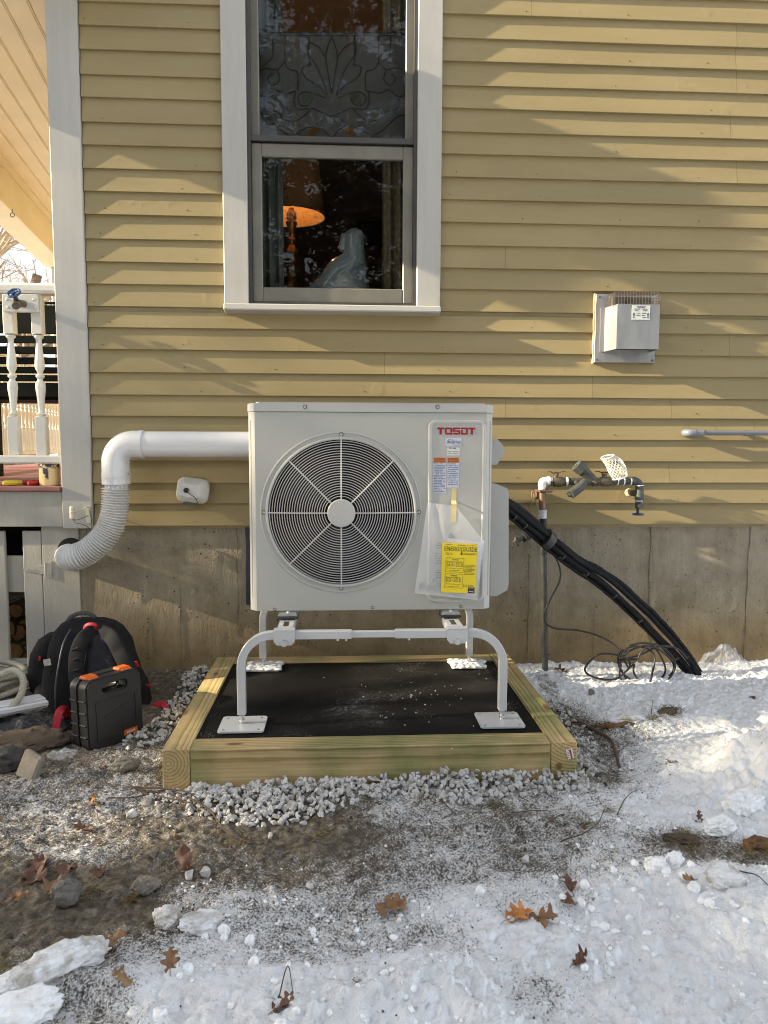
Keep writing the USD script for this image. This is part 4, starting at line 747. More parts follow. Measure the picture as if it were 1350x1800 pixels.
z1 = AY(205, 851, YD)[2]; B = MB(); B.tube([(vC[0], YD, ec[2]-.060), (vC[0], YD, z1)], rp*1.06, 32); B.tube([(vC[0], YD, ec[2]-.066), (vC[0], YD, ec[2]-.070)], rp*1.09, 32); B.build('coupling', pvc_m, duct, 45)
B = MB(); B.lathe([(.048, .0), (.048, -.040), (.052, -.040)], (vC[0], YD, z1+.004), Z_, 32, capends=False)
for k in range(16): a = k*PI/8; B.obox((vC[0]+.049*math.cos(a), YD+.049*math.sin(a), z1-.014), (.004, .010, .022), rotm(Z_, math.degrees(a)))
B.build('adapter', pvc_m, duct, 30)
for px, py in ((227, 812), (225, 833)): p = AY(px, py, YD-.04); B = MB(); B.cyl((p[0], YD-.05, p[2]), (p[0], YD-.03, p[2]), .0045, n=8); B.build('screw', zinc, duct)
hp_ = [(203.5, 858, YD), (203, 880, YD), (200.5, 905, YD), (193, 928, YD), (177, 951, YD-.005), (154, 970, YD-.005), (135, 978.5, YD+.005), (124, 980, YD+.05), (121, 979, YD+.12), (120, 977, YD+.26)]
pth = smooth_path([AY(*q) for q in hp_], 40); d = np.concatenate([[0], np.cumsum(np.linalg.norm(np.diff(pth, axis=0), axis=1))]); L = d[-1]
ss = np.arange(0, L, .0021); pth = np.stack([np.interp(ss, d, pth[:, k]) for k in range(3)], 1)
ph = ss/.0118*2*PI; rr = .0575+.0055*np.tanh(2.2*np.sin(ph)); B = MB(); B.tube(pth, rr, 36, caps=True); B.build('corrugated_hose', PM('hose_white', (.57, .565, .55), .38, .03, 6), duct, 80)
# hole in the skirt board behind the hose
p = AY(122, 974, .02); B = MB(); B.lathe([(0, 0), (.068, 0)], (p[0]+.01, .0195, p[2]+.012), -Y_, 24, capends=False); B.build('skirt_hole', dark_m, porch)
# white cover on the siding
t = thing('wall_cover', 'tilted white plastic cover with black plug on the clapboards left of the heat pump', 'wall cover')
p = AY(338, 862.5, -.04); Rw = rotm(Y_, 7); cov = PM('cover_white', (.66, .655, .63), .35, .06, 7, .002, 26)
sp_ = manifold3d.Manifold
def hull_pts(P): m = sp_.hull_points([tuple(map(float, q)) for q in P]); return m
P = []
for (w, h, y, r) in ((.150, .118, 0, .034), (.150, .118, -.030, .034), (.088, .062, -.064, .02)):
    for x, z in np.array(rounded(w, h, r).exterior.coords): P.append((x, y, z))
m = hull_pts(P).refine_to_length(.012).to_mesh(); mv = trimesh.Trimesh(m.vert_properties[:, :3], m.tri_verts); trimesh.smoothing.filter_taubin(mv, iterations=8)
B = MB(); B.add(mv.vertices @ Rw.T+np.array([p[0], -.006, p[2]]), mv.faces); B.build('cover', cov, t, True)
k_ = AY(327, 862, -.075); B = MB(); B.lathe([(.010, 0), (.0125, .004), (.012, .012), (.007, .014), (.005, .022), (0, .022)], (k_[0], -.066, k_[2]), -Y_, 12); B.build('plug', black_m, t)
B = MB(); B.tube(smooth_path([k_+[0, -.01, 0], AY(333, 868, -.09), AY(343, 875, -.085), AY(347, 883, -.07), AY(344, 887, -.05)], 6), .0019, 6); B.build('wire', black_m, t)
B = MB(); q = AY(333, 885, -.035); B.obox((q[0], -.030, q[2]), (.058, .03, .012), Rw, .003); B.build('vent_slot', PM('slot_grey', (.10, .095, .085), .6), t)
# outdoor sensor on the corner board
t = thing('sensor', 'small beige sensor on a bent bracket at the foot of the corner board', 'sensor')
s0, s1 = AY(127, 890, -.05), AY(127.5, 912, -.05); bei = PM('beige_plastic', (.62, .58, .46), .45, .05)
B = MB(); B.lathe([(.010, 0), (.0125, .003), (.0125, .028), (.014, .029), (.014, .034), (.0118, .036), (.0118, .055), (.009, .059), (0, .06)], s1, Z_, 16); B.build('sensor_body', bei, t)
B = MB(); br = [s1+[.013, 0, .028], AY(136, 900, -.05), AY(151, 891.5, -.03), AY(156, 892, -.008)]; B.tube(br, .0045, 6, flat=(1, .5)); q = AY(155.5, 903, -.008); B.box(q[0]-.010, q[0]+.010, -.012, -.0075, q[2]-.045, q[2]+.03); B.build('bracket', bei, t)
wire_b = PM('blue_grey_wire', (.06, .09, .14), .5)
B = MB(); B.tube(smooth_path([s1, AY(133, 914, -.05), AY(143, 912, -.04), AY(155, 906, -.015)], 6), .0018, 5); B.tube(smooth_path([s1, AY(134, 919, -.05), AY(146, 922, -.04), AY(157, 929, -.02), AY(160, 940, -.01)], 6), .0018, 5); B.tube(smooth_path([AY(157, 896, -.012), AY(160.5, 915, -.012), AY(161, 938, -.012)], 6), .0022, 5)
B.tube(smooth_path([AY(152, 928, 0), AY(152.5, 940, .0), AY(150, 955, .005)], 5), .0016, 5); B.build('wire', wire_b, t)
# ---------------------------------------------------------------- wall vent hood
steel = PM('galvanised', (.34, .34, .34), .5, .16, 14, .0004, 30, metal=.75, stretch=(1, 1, .25))
v = thing('vent_hood', 'square galvanised vent hood with a white arrow label on the siding right of the window', 'vent')
P = [AY(*q, -.012) for q in ((1049, 517), (1160, 517), (1150, 637), (1044, 637))]
B = MB(); px1_ = P[2][0]; B.box(P[3][0], px1_, -.016, -.012, P[3][2], P[0][2], .001).box(P[3][0], P[3][0]+.003, -.012, .01, P[3][2], P[0][2]).box(px1_-.003, px1_, -.012, .01, P[3][2], P[0][2]); B.build('plate', steel, v)
B = MB(); B.box(P[3][0]-.006, P[3][0]+.002, -.010, .008, P[3][2]-.004, P[0][2]+.004); B.build('sealant', PM('foam', (.62, .50, .25), .8, .2, 30, .003, 60), v)
YH = -.125
f0, f1 = AY(1085.5, 534, YH), AY(1157.5, 614, YH)
b0, b1 = AY(1063, 541, -.016), AY(1063, 621, -.016)
B = MB(); w = .0022
def quadp(B, a, b, c, d, th): 
    n = np.cross(np.subtract(b, a), np.subtract(d, a)); n /= np.linalg.norm(n); V = np.array([a, b, c, d], float); B.add(np.vstack([V, V-n*th]), [[0, 1, 2, 3], [7, 6, 5, 4], [0, 4, 5, 1], [1, 5, 6, 2], [2, 6, 7, 3], [3, 7, 4, 0]])
zt_, zb_ = f0[2], f1[2]; xl, xr = f0[0], f1[0]; xw = b0[0]; xwr = xr+(xl-xw)*.6
quadp(B, (xl, YH, zt_), (xl, YH, zb_), (xr, YH, zb_), (xr, YH, zt_), w)
B.build('hood_front', steel, v)
B = MB(); quadp(B, (xw, -.016, zt_+.0), (xw, -.016, zb_), (xl, YH, zb_), (xl, YH, zt_), w); B.box(xw-.02, xw, -.019, -.0155, zb_, zt_); B.build('hood_side', steel, v)
B = MB(); quadp(B, (xr, YH, zt_), (xr, YH, zb_), (xr+.006, -.016, zb_), (xr+.006, -.016, zt_), w); B.build('hood_side', steel, v)
B = MB(); quadp(B, (xl+.01, YH+.03, zb_+.04), (xl+.01, -.02, zb_+.01), (xr, -.02, zb_+.01), (xr, YH+.03, zb_+.04), .002); B.build('damper', dark_m, v)
B = MB(); zc = AY(1120, 517, -.06)[2]
for x in np.linspace(xl-.008, xr+.004, 16): B.cyl((x, YH+.006, zt_-.01), (x, YH+.006, zc), .0008, n=4); B.cyl((x, YH+.006, zc), (x, -.02, zc), .0008, n=4)
for z in np.linspace(zt_, zc, 5): B.cyl((xl-.008, YH+.006, z), (xr+.004, YH+.006, z), .0008, n=4); B.cyl((xl-.008, YH+.006, z), (xl-.008, -.02, z), .0008, n=4); B.cyl((xr+.004, YH+.006, z), (xr+.004, -.02, z), .0008, n=4)
for y in np.linspace(YH+.006, -.02, 9): B.cyl((xl-.008, y, zt_-.01), (xl-.008, y, zc), .0008, n=4); B.cyl((xr+.004, y, zt_-.01), (xr+.004, y, zc), .0008, n=4); B.cyl((xl-.008, y, zc), (xr+.004, y, zc), .0008, n=4)
rust = PM('rusty_wire', (.08, .06, .045), .7, .3, 40); B.build('wire_cage', rust, v)
B = MB(); B.box(xl+.005, xr-.012, -.05, -.02, zt_-.02, zc-.012); B.build('inner_duct', PM('inner_duct', (.09, .075, .06), .7, .3, 12), v)
a, b = AY(1111, 536.5, YH), AY(1142, 562.5, YH); B = MB(); B.box(a[0], b[0], YH-.0012, YH-.0003, b[2], a[2]); lb = B.build('label', lab2_m, v, False)
B = MB(); ar = Polygon([(-.0022, 0), (.0022, 0), (.0022, .016), (.006, .016), (0, .025), (-.006, .016), (-.0022, .016)])
for fx in (.11, .89): B.prism(ar, (a[0]+(b[0]-a[0])*fx, YH-.0014, b[2]+.008), X_, Z_, .0003)
for k, (x0, x1) in enumerate(((.25, .75), (.3, .7), (.12, .46), (.16, .36), (.56, .86), (.6, .84), (.24, .44), (.24, .46), (.56, .78), (.56, .78), (.56, .8))):
    z = (a[2]-.007, a[2]-.012, a[2]-.019, a[2]-.026, a[2]-.019, a[2]-.026, a[2]-.038, a[2]-.048, a[2]-.038, a[2]-.048, a[2]-.058)[k]; words(B, a[0]+(b[0]-a[0])*x0, a[0]+(b[0]-a[0])*x1, z, .0038, YH-.0014, 300+k, fill=.95)
B.build('print', blk, lb, False)
for px, py in ((1054, 522), (1049, 632), (1147, 633.5), (1062, 549), (1060, 618)): q = AY(px, py, -.017); B = MB(); B.lathe([(.0055, 0), (.005, .002), (0, .003)], (q[0], -.016, q[2]), -Y_, 8); B.build('screw', rust, v)
# conduit
gp_m = PM('grey_conduit', (.115, .13, .165), .5, .06, 5); cd = thing('conduit', 'grey plastic conduit running along the siding at the right edge', 'conduit')
q = AY(1232, 761, -.03); B = MB(); B.tube([(q[0], -.03, q[2]), (XR, -.03, q[2]+.002)], .0118, 16); B.build('pipe', gp_m, cd, 60)
B = MB(); B.tube([(q[0]+.01, -.03, q[2]), (q[0]-.035, -.03, q[2])], [.0165, .0165], 16).tube(smooth_path([(q[0]-.03, -.03, q[2]), (q[0]-.055, -.027, q[2]), (q[0]-.064, -.010, q[2]), (q[0]-.064, .02, q[2])], 5), .0185, 14); B.build('elbow', PM('grey_fitting', (.15, .165, .19), .5, .1), cd, 50)
B = MB(); B.cyl((1.98, -.0165, q[2]), (1.995, -.0165, q[2]), .0145, n=8); B.build('strap', zinc, cd)
# ---------------------------------------------------------------- water riser with backflow preventer
wp = thing('water_pipe', 'garden water riser with bronze valves, backflow preventer and blue handled tap', 'water pipe')
iron = PM('dark_iron', (.055, .058, .052), .55, .35, 25, .001, 60); brass = PM('aged_bronze', (.10, .082, .055), .5, .35, 25, .001, 50, metal=.4); copper = PM('dull_copper', (.20, .135, .09), .45, .2, 14, metal=.6); white_f = PM('white_fitting', (.72, .72, .70), .4, .05); blue_w = PM('blue_handle', (.012, .05, .16), .4, .15, 20); tefl = PM('thread_tape', (.75, .75, .75), .6)
YP = -.075
W = lambda px, py, y=YP: AY(px, py, y)
rz0 = on_ground(960, 1190)[2]; a, b = W(959, 1190), W(955, 935)
B = MB(); B.tube([(a[0], YP, -.05), b], .0155, 14); B.tube([W(959.5, 1150), W(959.5, 1158)], .0185, 14); B.build('riser', iron, wp, 60)
B = MB(); B.tube([W(955, 945), W(955, 896)], .0165, 14).tube([W(955, 975), W(955, 962)], .019, 14); B.build('union', black_m, wp, 50)
B = MB(); B.tube([W(953.5, 911), W(953.5, 896)], .021, 16); B.build('collar', PM('silver_tape', (.5, .5, .52), .4, .1, 30), wp, 50)
B = MB(); B.tube([W(953.5, 897), W(953.5, 862)], .0165, 14).tube([W(953.5, 862), W(953.5, 857)], .019, 12); B.build('copper_pipe', copper, wp, 60)
B = MB(); e0 = W(953, 848); B.tube(smooth_path([W(953, 860), W(953, 850), W(956, 846), W(962, 845.5), W(970, 846)], 5), .0195, 16).tube([W(962, 845.5), W(966, 845.5)], .022, 14); B.build('elbow', white_f, wp, 50)
B = MB(); c = W(955, 862.5, -.05); B.box(c[0]-.032, c[0]+.032, -.102, -.052, c[2]-.006, c[2]+.006, .003); c2_ = W(944, 871, -.01); B.box(c2_[0]-.012, c2_[0]+.004, -.05, -.003, c[2]-.04, c[2]+.005); B.build('clamp', PM('rust', (.10, .055, .03), .8, .3, 30), wp)
def valve(px0, px1, py, stem_px):
    B = MB(); p0, p1 = W(px0, py), W(px1, py); L = p1-p0
    B.tube([p0, p0+L*.16], .0225, 6).tube([p0+L*.84, p1], .0225, 6).tube([p0+L*.16, p0+L*.3, p0+L*.5, p0+L*.7, p0+L*.84], [.019, .024, .0245, .024, .019], 14)
    s = W(stem_px, py); top = W(stem_px, py-17); B.tube([s, s+[0, 0, .034]], .011, 10).tube([s+[0, 0, .03], s+[0, 0, .040]], .0135, 6); B.build('ball_valve', brass, wp, 40)
    B = MB(); h = s+[0, 0, .046]; B.tube([h+[-.046, 0, .002], h+[-.028, 0, .004], h+[-.014, 0, -.003], h, h+[.014, 0, -.003], h+[.028, 0, .004], h+[.048, 0, .003]], [.003, .006, .006, .008, .006, .006, .003], 8, flat=(1, .5)); B.build('valve_handle', PM('rusty_handle_%d' % px0, (.085, .05, .032), .6, .3, 30), wp)
valve(966, 996, 847, 977); valve(1047, 1081, 846.5, 1062)
B = MB(); B.tube([W(996, 846.5), W(1022, 846.5)], .0175, 14).tube([W(1012, 846), W(1050, 847)], [.018, .021], 14); B.tube([W(1041, 846.5), W(1047, 846.5)], .0235, 8)
B.build('backflow_body', iron, wp, 40)
B = MB(); B.tube([W(1043, 845), W(1031, 833), W(1024, 827)], [.022, .026, .0275], 16).tube([W(1024, 827), W(1013, 817.5)], .031, 16).tube([W(1016, 823), W(1011, 818)], .012, 4); B.build('check_valve', iron, wp, 35)
B = MB(); B.tube([W(1029, 846, YP-.03), W(1020, 856, YP-.045), W(1003, 869, YP-.06)], [.018, .023, .024], 16); B.tube([W(1004, 864, YP-.06), W(996, 867, YP-.065), W(999, 872, YP-.065), W(1007, 873, YP-.06)], .004, 6); B.build('relief_valve', iron, wp, 35)
for px, py in ((1012, 848), (1032, 848), (1044, 848)): p = W(px, py, YP-.02); B = MB(); B.cyl(p, p+[0, -.022, 0], .009, n=10).cyl(p+[0, -.02, 0], p+[0, -.03, 0], .0065, n=4); B.build('test_cock', brass, wp)
B = MB(); B.tube(smooth_path([W(1080, 846), W(1110, 845.5), W(1118, 846), W(1123, 850), W(1124, 856)], 6), .0185, 16).tube([W(1116, 845.5), W(1112, 845.5)], .021, 14); B.tube([W(1124, 853), W(1124, 882)], .020, 16).tube([W(1124, 866), W(1112, 867, YP+.04)], .015, 12); B.build('discharge_pipe', iron, wp, 50)
B = MB(); q = W(1107, 866, -.02); B.lathe([(.02, 0), (.022, .01), (.014, .03), (0, .03)], (q[0], -.004, q[2]), -Y_, 14); B.build('wall_flange', PM('flange', (.45, .37, .22), .6, .15, 20), wp)
for p_, q_, r0 in [((px, 846), (px+2, 846), .0195) for px in (1084, 1095, 1107)]+[((1124, 854), (1124, 852.5), .0205), ((1123.5, 881), (1123.5, 879.5), .0208), ((997, 846.5), (994, 846.5), .0232)]: B = MB(); B.tube([W(*p_), W(*q_)], r0, 14); B.build('thread_tape', tefl, wp)
B = MB(); B.tube([W(1122, 880), W(1122, 893)], [.016, .0175], 12).tube([W(1122, 890), W(1127, 891, YP-.045)], .013, 12).tube([W(1121, 893), W(1121, 903)], .007, 10); B.build('tap', iron, wp, 40)
def handwheel(parent, c, r, axis, m=blue_w):
    B = MB(); a, b, d = frame_of(axis); c = np.asarray(c)
    B.tube([c+r*(1+.05*math.cos(6*t))*(math.cos(t)*a+math.sin(t)*b) for t in np.linspace(0, 2*PI, 31)[:-1]], r*.19, 8, closed=True)
    for k in range(5): t = k*2*PI/5; B.cyl(c, c+r*(math.cos(t)*a+math.sin(t)*b), r*.12, n=6)
    B.cyl(c-d*r*.25, c+d*r*.25, r*.27, n=10); B.build('handwheel', m, parent, 50)
handwheel(wp, W(1121, 904), .0235, Z_)
B = MB(); lo_ = [W(938, 934, -.09), W(920, 944, -.12), W(908, 951, -.14)]; B.tube([W(953, 925, YP), lo_[0], lo_[1]], [.020, .022, .023], 12).tube([lo_[1], lo_[2]], [.013, .012], 10)
for k in range(7): u = lo_[0]+(lo_[1]-lo_[0])*(k/6); B.tube([u, u+(lo_[1]-lo_[0])*.06], .0245, 10)
B.build('hose_connector', black_m, wp, 40)
B = MB(); e = lo_[2]; B.tube([e, e+[-.012, -.006, -.012]], .014, 8).tube([e+[-.004, 0, .02], e+[-.010, 0, -.006]], [.005, .007], 6).tube([e+[-.018, 0, -.01], e+[.012, 0, -.022]], .005, 6); B.build('drain_cock', brass, wp, 40)
B = MB(); B.tube(smooth_path([W(938, 868, -.02), W(941, 880, -.02), W(946, 897, -.03), W(947, 915, -.05)], 6), .003, 5); B.tube(smooth_path([W(936, 862, -.01), W(934, 874, -.012), W(932, 925, -.012)], 6), .002, 5); B.build('ground_wire', PM('wire_tan', (.30, .24, .14), .6, .2), wp)
# knitted sleeve over the pipe
ns = thing('mesh_sleeve', 'white expanded mesh sleeve standing on the water pipe', 'mesh sleeve')
B = MB(); axs = smooth_path([W(1088, 838, YP-.005), W(1085, 826, YP-.01), W(1078, 812, YP-.01), W(1068, 803, YP-.02)], 8); rad = np.interp(np.linspace(0, 1, len(axs)), [0, .35, .8, 1], [.040, .042, .038, .030]); n = 16
tt = np.gradient(axs, axis=0); tt /= np.linalg.norm(tt, axis=1, keepdims=True)
aa, bb, _ = frame_of(tt[0])
def sl(u, a): i = min(int(u*(len(axs)-1)), len(axs)-2); f_ = u*(len(axs)-1)-i; c = axs[i]*(1-f_)+axs[i+1]*f_; r = np.interp(u*(len(axs)-1), range(len(axs)), rad); return c+r*(math.cos(a)*aa+math.sin(a)*bb)
for k in range(n):
    for s in (-1, 1): B.tube([sl(u, 2*PI*k/n+s*u*2.2+.02*math.sin(u*60)) for u in np.linspace(0, 1, 30)], .0017, 4, caps=False)
for u in (0.0, 1.0): B.tube([sl(u, a) for a in np.linspace(0, 2*PI, 25)[:-1]], .0035, 5, closed=True)
B.build('mesh_tube', PM('sleeve_white', (.74, .71, .64), .6, .1), ns)
# ---------------------------------------------------------------- refrigerant lines and cable
foam_m = PM('black_foam', (.008, .008, .010), .6, .35, 30, .0016, 120, spec=.16); tape_b = PM('black_tape', (.02, .02, .02), .35, .2, 12, .001, 40)
ls = thing('line_set', 'bundle of black insulated lines from the heat pump down into the snow', 'pipe bundle')
lp = [(878, 880, -.52), (905, 900, -.46), (958, 944, -.36), (1010, 986, -.29), (1060, 1020, -.24), (1113, 1068, -.19), (1159, 1114, -.165), (1197, 1154, -.155), (1222, 1186, -.15), (1245, 1212, -.14)]
base = smooth_path([AY(*q) for q in lp], 24); d = np.concatenate([[0], np.cumsum(np.linalg.norm(np.diff(base, axis=0), axis=1))]); ss = np.arange(0, d[-1], .004); base = np.stack([np.interp(ss, d, base[:, k]) for k in range(3)], 1)
tt = np.gradient(base, axis=0); tt /= np.linalg.norm(tt, axis=1, keepdims=True); upv = np.cross(Y_, tt); upv /= np.linalg.norm(upv, axis=1, keepdims=True); upv *= -np.sign(upv[:, 2:3])*-1
cor = .0010*np.sign(np.sin(ss/.006*2*PI)); u_ = ss/ss[-1]; gap = .017+.026*np.sin(PI*np.clip((u_-.35)/.6, 0, 1))
for k, (du, dyv, r, cg, nm) in enumerate(((gap+.004, .0, .0140, 1, 'insulated_line'), (gap*.62+.000, -.012, .0120, 0, 'insulated_line'), (-.010-.2*(gap-.021), -.004, .0150, 0, 'insulated_line'), (-.024-.35*(gap-.021), .012, .0115, 1, 'insulated_line'), (-.036, -.006, .006, 0, 'control_cable'))):
    P = np.stack([base[:, 0]*4, base[:, 2]*4, base[:, 1]*0+k], -1); B = MB()
    B.tube(base+upv*np.broadcast_to(du, (len(base),))[:, None]+np.array([0, dyv, 0])+.018*(fbm(P*1.3+k*3, 3, k)[:, None]-.5)*upv, r*(1+.22*(fbm(P*9, 3, k+5)-.5))+cor*cg, 14); B.build(nm, foam_m, ls, 60)
B = MB()
for px, py in ((905, 900), (925, 917), (965, 947), (990, 967), (1030, 1001), (1075, 1043), (1120, 1088), (1165, 1134), (1188, 1153)):
    i = np.argmin([np.hypot(*(np.array([(675+FPX*np.dot(q-EYE, RIGHT)/np.dot(q-EYE, FWD)), (900-FPX*np.dot(q-EYE, UP)/np.dot(q-EYE, FWD))])-[px, py])) for q in base[::10]])*10; i = min(i, len(base)-8)
    B = MB()
    if 960 < px < 970: B.tube([base[i]-tt[i]*.02, base[i]+tt[i]*.02], .042, 14, flat=(.85, 1.05))
    else: B.tube([base[i]-tt[i]*.004-upv[i]*.018, base[i]+tt[i]*.004-upv[i]*.018], .0205, 12)
    B.build('tape_wrap', tape_b, ls, 40)
cb = thing('cable', 'thin black cable hanging from the line bundle and coiled in loops by the wall', 'cable')
c1_ = [(893, 905, -.47), (915, 918, -.42), (940, 935, -.36), (972, 973, -.28), (984, 1000, -.22), (983, 1022, -.16), (968, 1052, -.11), (957, 1078, -.10), (960, 1095, -.10), (978, 1105, -.10), (1015, 1108, -.09), (1050, 1117, -.09), (1078, 1132, -.13), (1096, 1152, -.18)]
loops = []
for k, (cx_, cy_, rx_, ry_, n_, ph) in enumerate(((1128, 1168, 40, 38, 30, -2.2), (1136, 1170, 45, 35, 26, -2.6), (1150, 1172, 33, 40, 26, -2.8), (1068, 1172, 38, 23, 22, .4), (1120, 1172, 32, 36, 26, -2.6))):
    for i in range(n_): t = ph+2*PI*i/n_; loops.append((cx_+rx_*math.cos(t)+4*math.sin(3*t+k), cy_+ry_*math.sin(t), -.20-.012*k+.02*math.sin(t*1.5+k)))
tail = [(1128, 1150, -.23), (1160, 1136, -.22), (1190, 1140, -.2), (1208, 1158, -.19)]
B = MB(); B.tube(smooth_path([AY(*q) for q in c1_+loops+tail], 5), .0048, 7); B.build('cable_run', PM('cable_black', (.02, .018, .017), .4, .2), cb, 60)
# clear plastic film on the snow
film_m = usdkit.material(stage, '/World/Looks/clear_film', {'t': ('transparent_bsdf', {'color': (.93, .93, .93)}), 'p': ('principled_bsdf', {'base_color': (.75, .75, .77), 'roughness': .15}), 'm': ('mix_closure', {'fac': .16})}, [('t.BSDF', 'm.closure1'), ('p.BSDF', 'm.closure2')], surface='m.closure')
def crumple(name, label, c, rx, ry, h, m, seed, rot=0):
    n = 40; u, w = np.meshgrid(np.linspace(-1, 1, n), np.linspace(-1, 1, n)); P = np.stack([u*2.3, w*2.3, u*0], -1)
    rd = np.hypot(u, w); z = h*np.clip(1-rd, 0, 1)**.6*(.4+1.2*fbm(P+seed, 4, seed))+h*.35*np.abs(noise(P*3.1, seed)-.5)
    x = c[0]+rx*u*(1+.3*(noise(P, seed+3)-.5)); y = c[1]+ry*w*(1+.3*(noise(P, seed+4)-.5))
    gzv = ground_height(x, y); B = MB(); i_, j_ = np.meshgrid(np.arange(n-1), np.arange(n-1), indexing='ij'); F = np.stack([i_*n+j_, i_*n+j_+1, (i_+1)*n+j_+1, (i_+1)*n+j_], -1).reshape(-1, 4)
    keep = (rd.ravel()[F] < 1.02).all(1); B.add(np.stack([x, y, gzv+z+.003], -1).reshape(-1, 3), F[keep]); p = B.build(name, m, None, False); return tag(p, label, 'plastic film')
g = on_ground(1258, 1172); crumple('plastic_film', 'crumpled clear plastic film on the snow by the wall beside the black lines', (g[0], min(g[1], -.12), 0), .12, .08, .12, film_m, 4)
g = on_ground(1215, 1180); 
# ---------------------------------------------------------------- porch things
t = thing('faucet', 'bronze garden faucet with blue handwheel on the porch railing board', 'faucet')
f0 = AY(36, 532, -.01); B = MB(); B.tube([(f0[0]+.01, .0, f0[2]-.004), (f0[0], -.05, f0[2]-.008)], .017, 12).tube([(f0[0], -.035, f0[2]-.008), AY(29, 537, -.08)], [.016, .013], 12).tube([(f0[0]-.005, -.04, f0[2]), AY(26, 520, -.07)], [.013, .009], 10); B.tube([AY(31, 536, -.07), AY(27.5, 538, -.10)], .0165, 10); B.build('faucet_body', brass, t, 40)
handwheel(t, AY(24.5, 515, -.075), .027, (-.1, -.72, .62))
pot = thing('crock', 'cream stoneware crock with dark blue speckled rim on the porch deck edge', 'crock')
p0 = AY(87, 846, .05); hgt = .104; rpot = .048
crock_m = usdkit.material(stage, '/World/Looks/crock_glaze', {'tc': ('texture_coordinate', {}), 's': ('separate_xyz', {}), 'n': ('noise_texture', {'scale': 60.0, 'detail': 2.0}), 'rim': ('map_range', {'from_min': .080, 'from_max': .092, 'clamp': True}), 'lx': ('math', {'math_type': 'absolute'}), 'str': ('map_range', {'from_min': .016, 'from_max': .010, 'clamp': True}), 'lz': ('map_range', {'from_min': .03, 'from_max': .034, 'clamp': True}), 'm1': ('math', {'math_type': 'multiply'}), 'mx': ('math', {'math_type': 'maximum'}), 'm2': ('math', {'math_type': 'multiply'}), 'nr': ('map_range', {'from_min': .42, 'from_max': .46, 'clamp': True}), 'c': ('mix_color', {'a': (.66, .48, .22), 'b': (.03, .035, .07), 'use_clamp': False}), 'p': ('principled_bsdf', {'roughness': .25})},
    [('tc.object', 's.vector'), ('tc.object', 'n.vector'), ('s.z', 'rim.value'), ('s.x', 'lx.value1'), ('lx.value', 'str.value'), ('s.z', 'lz.value'), ('str.result', 'm1.value1'), ('lz.result', 'm1.value2'), ('m1.value', 'mx.value1'), ('rim.result', 'mx.value2'), ('mx.value', 'm2.value1'), ('n.fac', 'nr.value'), ('nr.result', 'm2.value2'), ('m2.value', 'c.fac'), ('c.result', 'p.base_color')], surface='p.BSDF')
UsdGeom.Xformable(pot).AddTranslateOp().Set(Gf.Vec3d(p0[0], .052, .9455))
B = MB(); B.lathe([(rpot*.93, 0), (rpot*.96, .004), (rpot*.98, hgt*.5), (rpot, hgt-.004), (rpot*.98, hgt), (rpot*.9, hgt-.002), (rpot*.88, .01), (0, .01)], (0, 0, 0), Z_, 32); B.build('crock_body', crock_m, pot, 50)
yh = PM('yellow_handle', (.70, .50, .03), .35, .05); rh = PM('red_plastic', (.35, .02, .02), .35, .05)
def driver(p0, p1, y0, y1, label, ma, mb):
    a, b = AY(*p0, y0), AY(*p1, y1); a[2] = b[2] = .9595; d = (b-a)/np.linalg.norm(b-a); t = thing('screwdriver', label, 'screwdriver', group=None)
    B = MB(); B.tube([a, a+d*.006, a+d*.03, a+d*.07, a+d*.085], [.008, .012, .0135, .0125, .009], 8); B.build('handle', ma, t)
    B = MB(); B.tube([a+d*.085, a+d*.105, a+d*.12], [.010, .013, .010], 10); B.build('ferrule', mb, t)
    B = MB(); B.tube([a+d*.12, a+d*.26], .0035, 6); B.build('blade', zinc, t)
driver((5, 845), (60, 838), -.005, .09, 'screwdriver with yellow handle on the porch edge, left one', yh, rh)
driver((49, 846), (100, 832), -.004, .16, 'red handled screwdriver with yellow tip beside the cream crock', rh, dark_m)
# black slatted bench on the porch
bl_m = PM('black_wood', (.006, .009, .008), .7, .3, 10, spec=.12); bn = thing('bench', 'black slatted porch swing bench behind the railing', 'bench')
yb = .75
def zat(py): return AY(60, py, yb)[2]
for i, (a, b) in enumerate(((530, 534), (536, 586), (590, 603), (609, 622), (628, 640), (645, 656), (659, 670), (673, 697))):
    B = MB(); B.box(-2.25, -1.42, yb-(.002 if i % 2 else 0), yb+.022, zat(b), zat(a), .002); B.build('slat', bl_m, bn)
for x in (-2.2, -1.47): B = MB(); B.box(x, x+.05, yb+.023, yb+.07, .946, zat(531)); B.build('leg', bl_m, bn); B = MB(); B.box(x, x+.05, yb+.42, yb+.47, .946, 1.40); B.build('leg', bl_m, bn)
B = MB(); B.box(-2.25, -1.42, yb+.071, yb+.48, 1.40, 1.43); B.build('seat', bl_m, bn)
